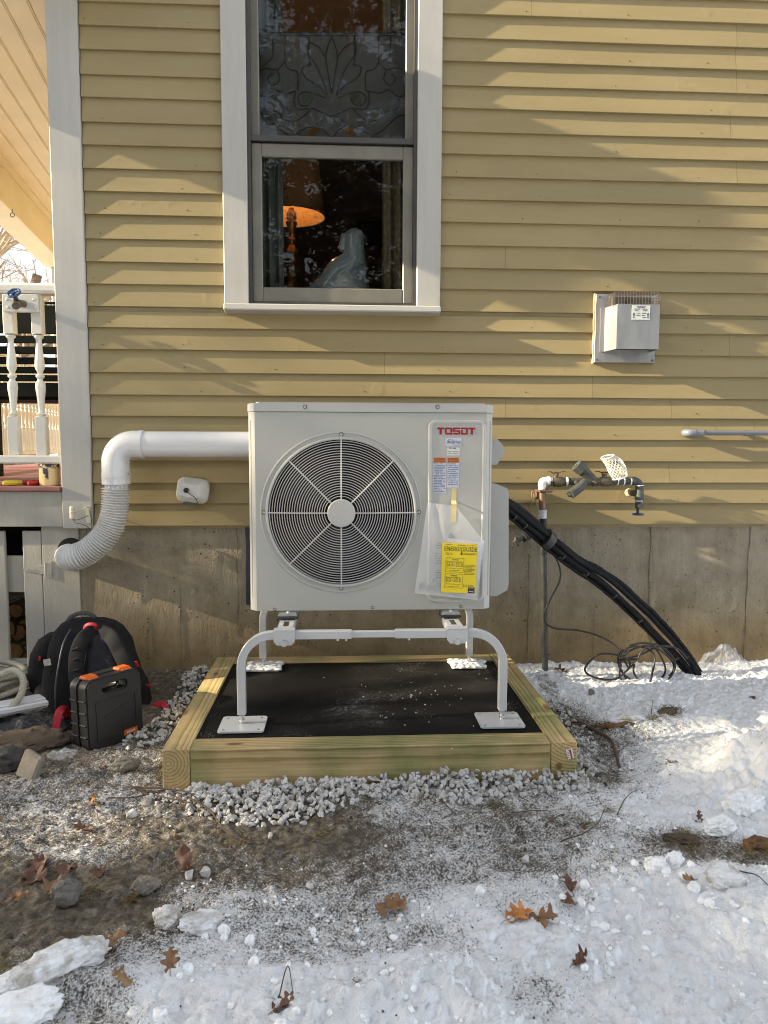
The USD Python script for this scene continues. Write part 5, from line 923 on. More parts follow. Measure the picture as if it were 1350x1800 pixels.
# firewood seen through the skirt gap
fw_b, fw_e = PM('log_bark', (.10, .065, .04), .9, .3, 12, .004, 40), PM('log_cut', (.50, .30, .13), .8, .2, 30)
for i, (px, py, r, y) in enumerate(((24, 1147, .055, .22), (44, 1150, .06, .24), (10, 1150, .06, .25), (33, 1112, .055, .26), (14, 1105, .05, .24), (48, 1100, .05, .28), (28, 1072, .05, .3))):
    c = AY(px, py, y); t = thing('log', f'split firewood log behind the gap in the porch skirt, {["lowest in the gap", "low on the right", "low at the left edge", "in the middle", "middle left", "middle right", "top of the heap"][i]}', 'firewood', group='firewood under the porch')
    rr_ = np.random.default_rng(i); ang = np.sort(rr_.uniform(0, 2*PI, 7)); pl = Polygon([(r*math.cos(a)*rr_.uniform(.7, 1.1), r*math.sin(a)*rr_.uniform(.7, 1.1)) for a in np.linspace(0, 2*PI, 8)[:-1]])
    B = MB(); B.prism(pl, (c[0], y+.3, c[2]), X_, Z_, .298); B.build('bark', fw_b, t, False); B = MB(); B.prism(pl.buffer(-.006), (c[0], y+.002, c[2]), X_, Z_, .003); B.build('cut_end', fw_e, t, False)
# ---------------------------------------------------------------- things seen through the window
lamp = thing('table_lamp', 'lit table lamp with fabric drum shade and turned brass stem inside the window', 'lamp')
yl = .95; lb_ = AY(510, 381, yl); lt_ = AY(512, 284, yl); rl = .208
shade_m = usdkit.material(stage, '/World/Looks/lamp_shade', {'g': ('geometry', {}), 'n': ('noise_texture', {'scale': 9.0, 'detail': 2.0, 'distortion': 2.5}), 'r': ('rgb_ramp', {'ramp': [(0.485, (.26, .125, .055)), (0.5, (.10, .04, .02)), (0.515, (.26, .125, .055))]}), 'd': ('diffuse_bsdf', {}), 't': ('translucent_bsdf', {}), 'm': ('mix_closure', {'fac': .004})},
    [('g.position', 'n.vector'), ('n.fac', 'r.fac'), ('r.color', 'd.color'), ('r.color', 't.color'), ('d.BSDF', 'm.closure1'), ('t.BSDF', 'm.closure2')], surface='m.closure')
H_ = lt_[2]-lb_[2]
B = MB(); B.lathe([(rl, 0), (rl*.82, H_)], lb_, Z_, 40, capends=False); B.build('shade', shade_m, lamp, 60)
B = MB(); B.tube([lb_+[rl*math.cos(a), rl*math.sin(a), 0] for a in np.linspace(0, 2*PI, 41)[:-1]], .004, 5, closed=True); B.build('shade_rim', storm_m, lamp)
brass_l = PM('lamp_brass', (.30, .17, .05), .35, .2, 20, metal=.6)
B = MB(); st0 = AY(512, 515, yl)[2]; hs = lb_[2]-st0+.04
B.lathe([(.05, 0), (.035, .03), (.02, .07), (.034, .10), (.034, .13), (.018, .16), (.022, .20), (.04, .225), (.03, .25), (.016, .27), (.026, .30), (.016, .32), (.022, .36), (.034, .40), (.016, .43), (.014, hs-.08), (.03, hs-.06), (.03, hs-.03), (.016, hs-.01), (.016, hs)], (lb_[0]+.01, yl-.03, st0), Z_, 18); B.build('stem', brass_l, lamp, 40)
bulb_m = usdkit.material(stage, '/World/Looks/bulb', {'e': ('emission', {'color': (1.0, .66, .25), 'strength': 34.0})}, [], surface='e.emission')
B = MB(); m = trimesh.creation.icosphere(2, .034); B.add(m.vertices+lb_+[.01, 0, .15], m.faces); B.build('bulb', bulb_m, lamp, True)
cer = PM('ceramic', (.25, .28, .29), .2, .04, 5, coat=.3)
dog = thing('dog_figurine', 'pale glazed ceramic dog figurine sitting inside the lower window pane', 'figurine')
yd = .42
def ball(px, py, r, dy=0): c = AY(px, py, yd+dy); return c, r*.0031
ch = [[ball(575, 508, 22), ball(628, 508, 20), ball(600, 480, 27), ball(612, 500, 30, .03)], [ball(600, 480, 27), ball(622, 462, 21)], [ball(622, 462, 21), ball(622, 436, 17)], [ball(622, 436, 17), ball(623, 420, 18)], [ball(623, 420, 18), ball(632, 422, 13, .05)], [ball(608, 418, 9), ball(602, 436, 7)], [ball(566, 505, 16), ball(552, 508, 9)], [ball(634, 505, 11), ball(630, 465, 14)]]
acc = None
for g_ in ch:
    P = []
    for c, r in g_: P += list(trimesh.creation.icosphere(2, r).vertices+c)
    h_ = sp_.hull_points([tuple(map(float, q)) for q in P]); acc = h_ if acc is None else acc+h_
mm_ = acc.refine_to_length(.012).to_mesh(); tmh = trimesh.Trimesh(mm_.vert_properties[:, :3], mm_.tri_verts); trimesh.smoothing.filter_taubin(tmh, iterations=14)
B = MB(); B.add(tmh.vertices, tmh.faces); B.build('figure', cer, dog, True)
B = MB(); zt_b = AY(600, 510, .45)[2]-.02; B.box(-.75, .6, .30, 1.25, zt_b-.03, zt_b, .006); tbl = thing('side_table', 'dark wooden table inside the window under the lamp and dog figurine', 'table'); B.build('tabletop', PM('dark_wood', (.07, .035, .02), .4, .2, 8), tbl)
for x in (-.7, .55):
    for y in (.35, 1.2): B = MB(); B.box(x-.03, x+.03, y-.03, y+.03, .9, zt_b-.031); B.build('leg', PM('dark_wood_leg', (.07, .035, .02), .4) if (x, y) == (-.7, .35) else '/World/Looks/dark_wood_leg', tbl)
fr = thing('picture', 'dark framed picture on the far room wall seen through the window', 'picture'); a, b = AY(628, 388, 3.58), AY(700, 436, 3.58)
B = MB(); B.box(a[0], b[0], 3.56, 3.59, b[2], a[2], .01); B.build('frame', dark_m, fr); B = MB(); B.box(a[0]+.04, b[0]-.04, 3.555, 3.56, b[2]+.04, a[2]-.04); B.build('canvas', PM('canvas_dark', (.05, .03, .025), .6, .4, 5), fr)
def curtain(px0, px1, top, bot, y, m, label, flare=0):
    x0t, x1t, x0b, x1b = AY(px0, top, y)[0], AY(px1, top, y)[0], AY(px0, bot, y)[0], AY(px1+flare, bot, y)[0]; z0, z1 = AY(580, bot, y)[2]-.1, 3.6
    u, w = np.meshgrid(np.linspace(0, 1, 50), np.linspace(0, 1, 12)); xx = (x0t+(x1t-x0t)*u)*w+(x0b+(x1b-x0b)*u)*(1-w); zz_ = z0+(z1-z0)*w; yy_ = y+.022*np.sin(u*26+w*.8)
    i_, j_ = np.meshgrid(np.arange(11), np.arange(49), indexing='ij'); F = np.stack([i_*50+j_, i_*50+j_+1, (i_+1)*50+j_+1, (i_+1)*50+j_], -1).reshape(-1, 4); B = MB(); B.add(np.stack([xx, yy_, zz_], -1).reshape(-1, 3), F); tag(B.build('curtain', m, None, True), label, 'curtain', 'curtains inside the window')
curtain(430, 494, 100, 505, .24, PM('curtain_grey', (.15, .16, .145), .8, .15, 8), 'grey green curtain at the left side of the window in front of the lamp', 5)
curtain(672, 745, 100, 505, .24, PM('curtain_lace', (.20, .15, .09), .8, .3, 40), 'tan lace curtain at the right side of the window')
sg = thing('stained_glass', 'leaded glass panel of scrolls and a plume hanging in the upper window sash', 'stained glass')
ys = .13; lead = PM('lead_came', (.03, .03, .032), .5, .2)
S = lambda x, y: AY(x, y, ys)
B = MB(); q0, q1 = S(440, 58), S(726, 58)
B.tube([S(440, 60), S(726, 60)], .007, 6).tube([S(440, 247), S(726, 247)], .007, 6).tube([S(442, 60), S(442, 247)], .007, 6).tube([S(724, 60), S(724, 247)], .007, 6)
fr_ = B.build('came_frame', lead, sg)
B = MB()
half = [[(0, 64), (-6, 80), (-10, 100), (-6, 130), (0, 165)], [(-8, 165), (-18, 135), (-30, 110), (-42, 95), (-40, 75), (-22, 84), (-12, 100)], [(-8, 168), (-26, 148), (-44, 138), (-52, 120), (-36, 112)], [(-10, 172), (-30, 165), (-50, 162), (-60, 172), (-52, 186), (-38, 182), (-34, 172)], [(0, 205), (-20, 196), (-36, 190), (-58, 192), (-66, 178), (-64, 160)],
        [(-36, 190), (-52, 206), (-70, 214), (-88, 206), (-84, 192), (-70, 192)], [(0, 244), (-14, 228), (-30, 222), (-52, 228), (-70, 240)], [(-16, 210), (-30, 222)], [(-40, 62), (-40, 118)], [(-82, 62), (-82, 108), (-74, 122), (-60, 128), (-60, 160)], [(-82, 108), (-96, 122), (-116, 120), (-136, 128)], [(-96, 122), (-92, 140), (-104, 150), (-112, 138), (-104, 130)], [(-64, 160), (-84, 164), (-100, 158), (-118, 170), (-138, 160)], [(-118, 170), (-116, 190), (-96, 196), (-88, 206)], [(-140, 200), (-116, 205), (-88, 230), (-70, 240)], [(-104, 62), (-104, 100), (-120, 116)]]
for L in half:
    for s in (-1, 1): B.tube([S(583+s*-x, y) for x, y in smooth_path(np.array(L, float), 5)], .0032, 5)
B.build('lead_line', lead, sg)
tint = lambda nm, c: usdkit.material(stage, '/World/Looks/'+nm, {'t': ('transparent_bsdf', {'color': c}), 'p': ('principled_bsdf', {'base_color': tuple(np.array(c)*.35), 'roughness': .15}), 'm': ('mix_closure', {'fac': .35})}, [('t.BSDF', 'm.closure1'), ('p.BSDF', 'm.closure2')], surface='m.closure')
tg_ = tint('tint_grey', (.62, .60, .58)); ta_ = tint('tint_amber', (.75, .42, .12)); tgr = tint('tint_green', (.45, .50, .36))
B = MB(); B.prism(Polygon([(S(x, y)[0], S(x, y)[2]) for x, y in ((442, 60), (724, 60), (724, 247), (442, 247))]), (0, ys+.004, 0), X_, Z_, .002); B.build('glass_piece', tg_, sg, False)
for pts, m in ((((553, 222), (563, 228), (556, 236), (536, 240), (545, 228)), ta_), (((613, 222), (603, 228), (610, 236), (630, 240), (621, 228)), ta_), (((533, 165), (550, 163), (545, 178), (531, 184)), tgr), (((633, 165), (616, 163), (621, 178), (635, 184)), tgr), (((460, 170), (480, 165), (492, 178), (470, 182)), tgr)):
    B = MB(); B.prism(Polygon([(S(x, y)[0], S(x, y)[2]) for x, y in pts]), (0, ys+.0012, 0), X_, Z_, .002); B.build('glass_piece', m, sg, False)

# ---------------------------------------------------------------- backpack and tool case
nyl = PM('black_nylon', (.0085, .0085, .010), .85, .35, 12, .0016, 300, spec=.25); nyl2 = PM('dusty_nylon', (.016, .014, .012), .85, .0, 9, .0015, 200, spec=.25, c2=(.05, .043, .036), lo=.4, hi=.62); red_n = PM('red_webbing', (.40, .008, .022), .6, .15, 40, .0005, 300)
YBP = -.36
bk = thing('backpack', 'black backpack with red webbing standing against the concrete wall', 'backpack')
def K(px, py, y=YBP): return AY(px, py, y)
zg = GZ(K(165, 1290)[0], YBP)
def loft(B, rows, nseg=40, p=2.6, seed=0, amp=.010):
    """rows: (px left, px right, py, y centre, half depth)"""
    R_ = []; a = np.linspace(0, 2*PI, nseg+1)[:-1]
    rows_ = np.array(rows, float); t = np.linspace(0, len(rows)-1, len(rows)*5)
    rows_ = np.stack([np.interp(t, range(len(rows)), rows_[:, k]) for k in range(5)], 1)
    for pl, pr, py, yc, hd_ in rows_:
        A, C = AY(pl, py, yc), AY(pr, py, yc); w = (C[0]-A[0])/2; c, s = np.cos(a), np.sin(a)
        R_.append(np.stack([(A[0]+C[0])/2+w*np.sign(c)*abs(c)**(2/p), yc+hd_*np.sign(s)*abs(s)**(2/p), np.full(nseg, (A[2]+C[2])/2)], 1))
    V = np.array(R_); n = len(V); c_ = V.mean(1, keepdims=True); V = c_+(V-c_)*(1+amp*8*(fbm(V*7+seed, 3, seed)[..., None]-.5))
    i, j = np.meshgrid(np.arange(n-1), np.arange(nseg), indexing='ij'); j2 = (j+1) % nseg; f = np.stack([i*nseg+j, i*nseg+j2, (i+1)*nseg+j2, (i+1)*nseg+j], -1).reshape(-1, 4); tri = np.vstack([f[:, [0, 1, 2]], f[:, [0, 2, 3]]])
    V = V.reshape(-1, 3); k = len(V); V = np.vstack([V, V[:nseg].mean(0), V[-nseg:].mean(0)]); jj = np.arange(nseg); j3 = (jj+1) % nseg
    tri = np.vstack([tri, np.stack([np.full(nseg, k), j3, jj], 1), np.stack([np.full(nseg, k+1), (n-1)*nseg+jj, (n-1)*nseg+j3], 1)]); return B.add(V, tri)
B = MB(); loft(B, [(92, 250, 1318, -.38, .12), (86, 256, 1300, -.37, .15), (83, 257, 1260, -.36, .16), (84, 251, 1215, -.34, .155), (88, 240, 1170, -.31, .145), (93, 228, 1130, -.28, .13), (101, 212, 1105, -.26, .10), (110, 200, 1094, -.25, .075), (122, 188, 1088, -.25, .04)], p=3.4, seed=2, amp=.018); B.build('main_body', nyl, bk, True)
B = MB(); loft(B, [(75, 118, 1300, -.35, .07), (66, 120, 1270, -.35, .085), (62, 122, 1240, -.34, .09), (64, 118, 1212, -.34, .08), (66, 116, 1205, -.34, .07)], seed=5, amp=.016); B.build('side_pocket', nyl2, bk, True)
B = MB(); loft(B, [(58, 95, 1215, -.22, .07), (54, 100, 1180, -.22, .08), (58, 104, 1145, -.21, .08), (70, 106, 1122, -.2, .06), (84, 104, 1113, -.2, .03)], seed=8); B.build('rear_compartment', nyl, bk, True)
B = MB(); loft(B, [(240, 268, 1275, -.36, .05), (244, 266, 1235, -.35, .05), (236, 260, 1200, -.33, .05), (230, 250, 1178, -.31, .03)], seed=9, amp=.015); B.build('side_pocket', nyl, bk, True)
B = MB(); loft(B, [(150, 215, 1240, -.50, .035), (148, 214, 1200, -.485, .035), (150, 208, 1150, -.44, .035), (156, 198, 1120, -.405, .03), (166, 188, 1108, -.385, .015)], seed=11, amp=.005); B.build('back_panel', PM('mesh_panel', (.010, .010, .013), .9, .3, 40, .002, 160), bk, True)
def ribbon(B, pts, w, thick=.12, n=8): return B.tube(smooth_path(np.array(pts), n), w, 10, flat=(thick, 1))
def strap(pts, w, th):
    """padded band facing the viewer"""
    P = smooth_path(np.array(pts), 6); t = np.gradient(P, axis=0); t /= np.linalg.norm(t, axis=1, keepdims=True); f = np.cross(t, [0, -1.0, .25]); f /= np.linalg.norm(f, axis=1, keepdims=True); nn = np.cross(f, t); a = np.linspace(0, 2*PI, 13)[:-1]
    s = np.arange(len(P)); bul = (1-.28*np.abs(np.sin(s*.38))**6)[:, None, None]
    V = P[:, None]+f[:, None]*w*(np.sign(np.cos(a))*abs(np.cos(a))**.6)[None, :, None]+nn[:, None]*th*bul*np.sin(a)[None, :, None]; m = len(P); i, j = np.meshgrid(np.arange(m-1), np.arange(12), indexing='ij'); j2 = (j+1) % 12
    q = np.stack([i*12+j, i*12+j2, (i+1)*12+j2, (i+1)*12+j], -1).reshape(-1, 4); B = MB(); B.add(V.reshape(-1, 3), q); B.f[-1] = np.vstack([B.f[-1], [[0, k+1, k] for k in range(1, 11)], [[(m-1)*12, (m-1)*12+k, (m-1)*12+k+1] for k in range(1, 11)]]); return B
strap([K(166, 1112, -.40), K(148, 1122, -.44), K(137, 1145, -.475), K(134, 1175, -.50), K(137, 1205, -.525), K(142, 1240, -.53)], .034, .016).build('shoulder_strap', nyl, bk, True)
strap([K(178, 1111, -.40), K(196, 1120, -.44), K(209, 1142, -.47), K(220, 1165, -.49), K(229, 1185, -.5), K(238, 1215, -.48)], .033, .016).build('shoulder_strap', nyl, bk, True)
B = MB(); B.tube(smooth_path([K(116, 1096, -.27), K(124, 1085, -.28), K(140, 1078, -.29), K(158, 1079, -.29), K(167, 1086, -.28)], 6), .010, 10, flat=(.5, 1)); B.build('grab_handle', PM('grey_webbing', (.05, .048, .045), .7, .2, 30), bk, True)
B = MB(); B.tube(smooth_path([K(146, 1113, -.385), K(148, 1102, -.40), K(157, 1097, -.41), K(168, 1099, -.41), K(169, 1109, -.395)], 6), .0075, 10, flat=(.2, 1)); B.build('hang_loop', red_n, bk, True)
B = MB(); q = K(78, 1168, -.475); B.obox(q+[0, .03, 0], (.040, .004, .028), rotm(Z_, -25) @ rotm(Y_, -14), .001); tgm = B.build('patch', PM('tag_grey', (.42, .38, .34), .5, .2, 60), bk)
for px, py, dx, y, w_, h_, r0 in ((99.5, 1204, 0, -.455, .022, .028, 10), (239, 1168, 0, -.455, .02, .028, -25), (262, 1205, 0, -.40, .026, .010, 10), (70, 1158, 0, -.30, .01, .02, 10)): B = MB(); B.obox(K(px, py, y), (w_, .006, h_), rotm(Y_, r0), .002); B.build('red_tab', red_n, bk)
def web(B, pts, w):
    P = smooth_path(np.array(pts), 8); n = len(P); t = np.gradient(P, axis=0); t /= np.linalg.norm(t, axis=1, keepdims=True); sd = np.cross(t, [0.25, -1.0, .45]); sd /= np.linalg.norm(sd, axis=1, keepdims=True); nn = np.cross(sd, t)*.0009
    V = np.stack([P-sd*w-nn, P+sd*w-nn, P+sd*w+nn, P-sd*w+nn], 1).reshape(-1, 3); i, j = np.meshgrid(np.arange(n-1), np.arange(4), indexing='ij'); j2 = (j+1) % 4; B.add(V, np.stack([i*4+j, i*4+j2, (i+1)*4+j2, (i+1)*4+j], -1).reshape(-1, 4)); return B
B = MB(); web(B, [K(119, 1262, -.62), K(113, 1246, -.70), K(104, 1252, -.74), K(99, 1275, -.76), K(99, 1296, -.77), K(107, 1305, -.79), K(104, 1311, -.82), K(88, 1328, -.87), K(76, 1345, -.92), K(69, 1355, -.95), K(72, 1367, -.97)], .014); B.build('loose_strap', red_n, bk, True)
B = MB(); web(B, [K(258, 1250, -.40), K(268, 1243, -.42), K(284, 1236, -.42), K(291, 1243, -.44), K(297, 1254, -.45)], .012); B.build('loose_strap', red_n, bk, True)
B = MB(); web(B, [K(117, 1255, -.60), K(121, 1275, -.66), K(112, 1300, -.72), K(106, 1315, -.76)], .012); B.build('buckle_strap', nyl, bk, True)
B = MB(); zp = lambda pts: B.tube(smooth_path([K(*q) for q in pts], 6), .0042, 6)
zp([(100, 1290, -.535), (97, 1250, -.535), (98, 1205, -.51), (104, 1165, -.475), (112, 1130, -.43), (124, 1106, -.37)]); zp([(226, 1230, -.50), (222, 1190, -.475), (212, 1150, -.45), (200, 1122, -.41), (188, 1104, -.36)]); B.build('zip_track', PM('zip_grey', (.035, .034, .036), .45, .2, 60), bk)
for py, y in ((1140, -.478), (1158, -.495), (1178, -.51), (1200, -.53)):
    B = MB(); B.tube([K(124, py+4, y-.004), K(137, py-2, y-.016), K(149, py+5, y-.004)], .0026, 5); B.build('quilt_seam', PM('seam_black', (.004, .004, .005), .9) if not stage.GetPrimAtPath('/World/Looks/seam_black') else '/World/Looks/seam_black', bk)
cs = thing('tool_case', 'black moulded tool case with two orange latches standing in front of the backpack', 'tool case')
cm = PM('case_plastic', (.009, .009, .010), .5, .15, 10, .0005, 250); cor_ = PM('latch_orange', (.55, .10, .01), .4, .05)
A_ = on_ground(158, 1323); D_ = AZ_(254, 1287, A_[2]+.0); T_ = AZ_(126, 1311, A_[2])
uu = D_-A_; Lc = np.linalg.norm(uu); uu /= Lc; ww = np.array([-uu[1], uu[0], 0]); tc_ = max(.095, min(.13, abs(np.dot(T_-A_, ww)))); Hc = .272
lean_ = .05; vv = np.array([ww[0]*lean_, ww[1]*lean_, 1.0]); vv /= np.linalg.norm(vv); nn_ = np.cross(uu, vv)   # nn_ points towards the viewer
o_ = A_-np.array([0, 0, .010])
prof = rounded(Lc, Hc, .035); prof = affinity.translate(prof, Lc/2, Hc/2)
hole = affinity.translate(rounded(Lc*.42, .030, .012), Lc*.50, Hc-.045)
notch = affinity.translate(rounded(Lc*.42, .03, .008), Lc*.50, Hc-.001)
body = prof.difference(hole)
for k, (d0, d1) in enumerate(((.0, tc_*.5-.002), (tc_*.5+.002, tc_))):
    B = MB()
    for ins, e0, e1 in ((.006, 0, .006), (0, .006, 1), (.006, 1, 1.006)):
        pass
    dd0, dd1 = d0, d1
    B.prism(body, o_-nn_*(dd1-.007), uu, vv, dd1-dd0-.014); B.prism(body.buffer(-.005), o_-nn_*dd1, uu, vv, dd1-dd0)
    B.build('case_half', cm, cs, 20)
B = MB(); B.prism(body.buffer(-.004), o_-nn_*(tc_*.5+.0025), uu, vv, .005); B.build('seam', dark_m, cs)
fp = sbox(.035, .035, Lc-.03, Hc-.085).buffer(-.008).buffer(.008).difference(sbox(Lc*.62, .0, Lc*.9, .062))
B = MB(); B.prism(fp.difference(fp.buffer(-.005)), o_, uu, vv, .0025); B.prism(LineString([(Lc*.28, .12), (Lc*.74, .155)]).buffer(.0012), o_, uu, vv, .0015); B.build('raised_rim', cm, cs)
for k in range(4):
    for f_ in (.27, .75): B = MB(); B.obox(o_+vv*(.06+.045*k)-nn_*tc_*f_-uu*.001, (.010, .006, tc_*.36), np.stack([uu, vv, nn_], 1), .002); B.build('side_rib', cm, cs)
for f_ in (.20, .80):
    B = MB(); B.obox(o_+uu*Lc*f_+vv*(Hc+.001)-nn_*tc_*.5, (.052, .014, .046), np.stack([uu, vv, nn_], 1), .005); B.obox(o_+uu*Lc*f_+vv*(Hc-.008)-nn_*tc_*.22, (.046, .022, .010), np.stack([uu, vv, nn_], 1), .003); B.build('latch', cor_, cs)
B = MB(); B.obox(o_+uu*Lc*.74+vv*.036+nn_*.0008, (.062, .020, .0016), np.stack([uu, vv, nn_], 1)); ll = B.build('label', cor_, cs)
B = MB(); words(B, .002, .040, -.004, .008, 0, 77, uu, vv, o_+uu*(Lc*.74-.02)+vv*.036+nn_*.0019, .95); B.build('print', lab2_m, ll, False)
# ---------------------------------------------------------------- clutter at the left edge
hose_m = PM('hose_grey', (.36, .34, .26), .5, .1, 10)
t = thing('hose_coil', 'coil of grey beige corrugated hose by the porch skirt', 'hose')
def corr(pts, r, B, step=.0022, pitch=.009):
    P = smooth_path(np.array(pts), 14); d = np.concatenate([[0], np.cumsum(np.linalg.norm(np.diff(P, axis=0), axis=1))]); s = np.arange(0, d[-1], step); P = np.stack([np.interp(s, d, P[:, k]) for k in range(3)], 1); B.tube(P, r+.0012*np.sin(s/pitch*2*PI), 10); return B
hc = AY(-8, 1205, -.25); pts = []
for k in range(5*14): a = 2*PI*k/14; l = k/14; pts.append(hc+np.array([(.145-.006*l+.012*math.sin(2.3*l))*math.cos(a), (.12)*math.sin(a), -.03+.026*l+.02*math.sin(a+l)]))
B = corr(pts, .0135, MB()); B.build('coil', hose_m, t, 60)
B = corr([AY(*q) for q in ((-30, 1175, -.5), (0, 1185, -.55), (22, 1178, -.57), (38, 1188, -.58), (41, 1207, -.6), (33, 1228, -.63), (12, 1250, -.66), (-30, 1270, -.66))], .0135, MB()); B.build('loose_end', hose_m, t, 60)
t = thing('gutter_piece', 'white plastic duct length lying beside the backpack', 'plastic duct')
g0, g1 = AZ_(-90, 1262, .10), AZ_(76, 1230, .085); d = g1-g0; Lg = np.linalg.norm(d); d /= Lg; side = np.cross(Z_, d); Rg = np.stack([d, side, np.cross(d, side)], 1)
B = MB(); c = (g0+g1)/2; B.obox(c, (Lg, .12, .022), Rg, .004); B.obox(c+[0, 0, .014], (Lg-.002, .07, .008), Rg, .003); B.build('cover', pvc_m, t); B = MB(); B.obox(c-[0, 0, .014], (Lg-.004, .105, .006), Rg); B.build('base', PM('grey_pvc', (.5, .5, .5), .4), t)
def rock(name, label, c, size, rot, m, seed, cat='rock', sub=4, rough=.42, group=None):
    s = trimesh.creation.icosphere(sub); v = s.vertices; n = fbm(v*1.3+seed*3.1, 4, seed)[:, None]; v = v*(1+rough*(n-.5)*2); q = np.round(v*2.2+.3*seed)/2.2; v = v*.7+.3*q; v = v*(1+.22*(fbm(v*4+seed, 4, seed+2)[:, None]-.5)); v = (v*np.array(size)) @ rotm(Z_, rot).T; B = MB(); B.add(v+np.array(c), s.faces); return tag(B.build(name, m, None, 40), label, cat, group)
stone_b = PM('brown_stone', (.075, .052, .032), .9, .5, 7, .006, 40); stone_g = PM('grey_stone', (.17, .15, .12), .85, .35, 12, .004, 60)
g = on_ground(52, 1335); rock('rock', 'large brown muddy rock at the left below the white duct', g+[-.055, .10, .002], (.12, .09, .045), 10, stone_b, 4)
g = on_ground(5, 1362); rock('rock', 'dark rounded rock at the left edge in front of the brown one', g+[-.03, .03, .02], (.07, .05, .045), 0, PM('dark_stone', (.05, .045, .04), .85, .3, 8, .004, 40), 7)
g = on_ground(50, 1368); B = MB(); B.obox(g+[.0, .02, .03], (.095, .028, .095), rotm(Z_, -35) @ rotm(Y_, 10) @ rotm(X_, -20), .008); tag(B.build('broken_block', stone_g), 'flat broken stone block leaning on the brown rock', 'stone block')
g = on_ground(212, 1357); rock('rock', 'small grey lump of stone left of the timber frame', g+[0, 0, .01], (.045, .028, .022), 20, stone_g, 9)
g = on_ground(95, 1530); rock('rock', 'grey stone between leaves in the dark soil at left', on_ground(103, 1592)+[0, 0, .012], (.035, .028, .03), 0, PM('slate_stone', (.12, .11, .10), .8, .3, 10, .003, 60), 11)
rock('rock', 'tan stone beside the oak leaf in the dark soil', on_ground(245, 1578)+[0, 0, .012], (.035, .022, .022), 30, stone_g, 13)
crumple('plastic_sheet', 'black plastic sheet on the ground under the white duct', (AZ_(45, 1275, .04)[0], AZ_(45, 1275, .04)[1], 0), .17, .16, .05, black_m, 9)
crumple('plastic_film', 'grey crumpled plastic film at the foot of the backpack strap', (AZ_(110, 1325, .02)[0], AZ_(110, 1325, .02)[1], 0), .05, .04, .02, film_m, 15)
# ---------------------------------------------------------------- gravel
gr_m = usdkit.material(stage, '/World/Looks/white_gravel', {'g': ('geometry', {}), 'r': ('rgb_ramp', {'ramp': [(0.0, (.50, .49, .47)), (0.25, (.68, .675, .66)), (1.0, (.84, .835, .82))]}), 'n': ('noise_texture', {'scale': 26.0, 'detail': 6.0}), 'nr': ('rgb_ramp', {'ramp': [(0.35, (.62, .58, .52)), (0.52, (1, 1, 1))]}), 'mx': ('mix_color', {'blend_type': 'multiply', 'fac': 1.0, 'use_clamp': False}), 'n2': ('noise_texture', {'scale': 160.0, 'detail': 4.0}), 'b': ('bump', {'distance': .0015}), 'p': ('principled_bsdf', {'roughness': .8, 'specular_ior_level': .25})},
    [('g.random_per_island', 'r.fac'), ('g.position', 'n.vector'), ('n.fac', 'nr.fac'), ('r.color', 'mx.a'), ('nr.color', 'mx.b'), ('mx.result', 'p.base_color'), ('g.position', 'n2.vector'), ('n2.fac', 'b.height'), ('b.normal', 'p.normal')], surface='p.BSDF')
protos = []
for k in range(40):
    r = np.random.default_rng(100+k); P = r.normal(0, 1, (11, 3)); P /= np.linalg.norm(P, axis=1, keepdims=True); P *= np.array([1, r.uniform(.68, .95), r.uniform(.55, .8)])*r.uniform(.92, 1.08, (11, 1)); h = trimesh.convex.convex_hull(P); protos.append((np.array(h.vertices), np.array(h.faces)))
from scipy.spatial.transform import Rotation
GP = [[(268, 1392), (300, 1404), (330, 1425), (380, 1444), (440, 1452), (520, 1444), (575, 1436), (640, 1408), (700, 1396), (790, 1412), (850, 1412), (900, 1390), (980, 1378), (1052, 1356), (1055, 1335), (1016, 1328), (1014, 1320), (286, 1378)]]
GPw = [Polygon([tuple(AZ_(*q, .01)[:2]) for q in g]).buffer(0) for g in GP]
GPw.append(Polygon([tuple(AZ_(*q, .02)[:2]) for q in ((392, 1158), (350, 1165), (318, 1200), (296, 1235), (262, 1268), (215, 1300), (225, 1318), (262, 1310), (292, 1296), (330, 1240), (386, 1168))]).buffer(0))
front_strip = GPw[0].union(sbox(PX0-.03, PY0-.10, PX1+.06, PY0-.001)).difference(sbox(PX0, PY0, PX1, PY1))
from shapely import contains_xy, distance, points as shp_points
def scatter(poly, n, sz, seed, B, hmax=.04, fall=.9, edge_sparse=True):
    r = np.random.default_rng(seed); x0, y0, x1, y1 = poly.bounds; P = np.stack([r.uniform(x0, x1, n*6), r.uniform(y0, y1, n*6)], 1); P = P[contains_xy(poly, P[:, 0], P[:, 1])][:n]
    d = distance(poly.exterior if poly.geom_type == 'Polygon' else poly.boundary, shp_points(P)); zz = ground_height(P[:, 0], P[:, 1])
    for (x, y), dd, z in zip(P, d, zz):
        s = r.uniform(*sz); v, f = protos[r.integers(40)]; pile = min(hmax, max(0, (y0+.0) * 0 + dd*fall)); B.add((v*s) @ Rotation.random(random_state=int(r.integers(1e9))).as_matrix().T+[x, y, z+s*.25+r.uniform(0, 1)**.7*pile], f)
B = MB()
fs = front_strip
scatter(fs, 1350, (.0070, .0155), 1, B, .016, .3); scatter(GPw[1], 360, (.008, .0165), 2, B, .02, .4)
right_p = Polygon([tuple(AZ_(*q, .02)[:2]) for q in ((938, 1188), (962, 1192), (1010, 1240), (1050, 1290), (1062, 1345), (1018, 1330), (1012, 1300))]).buffer(0); scatter(right_p, 170, (.007, .015), 3, B, .01, .3)
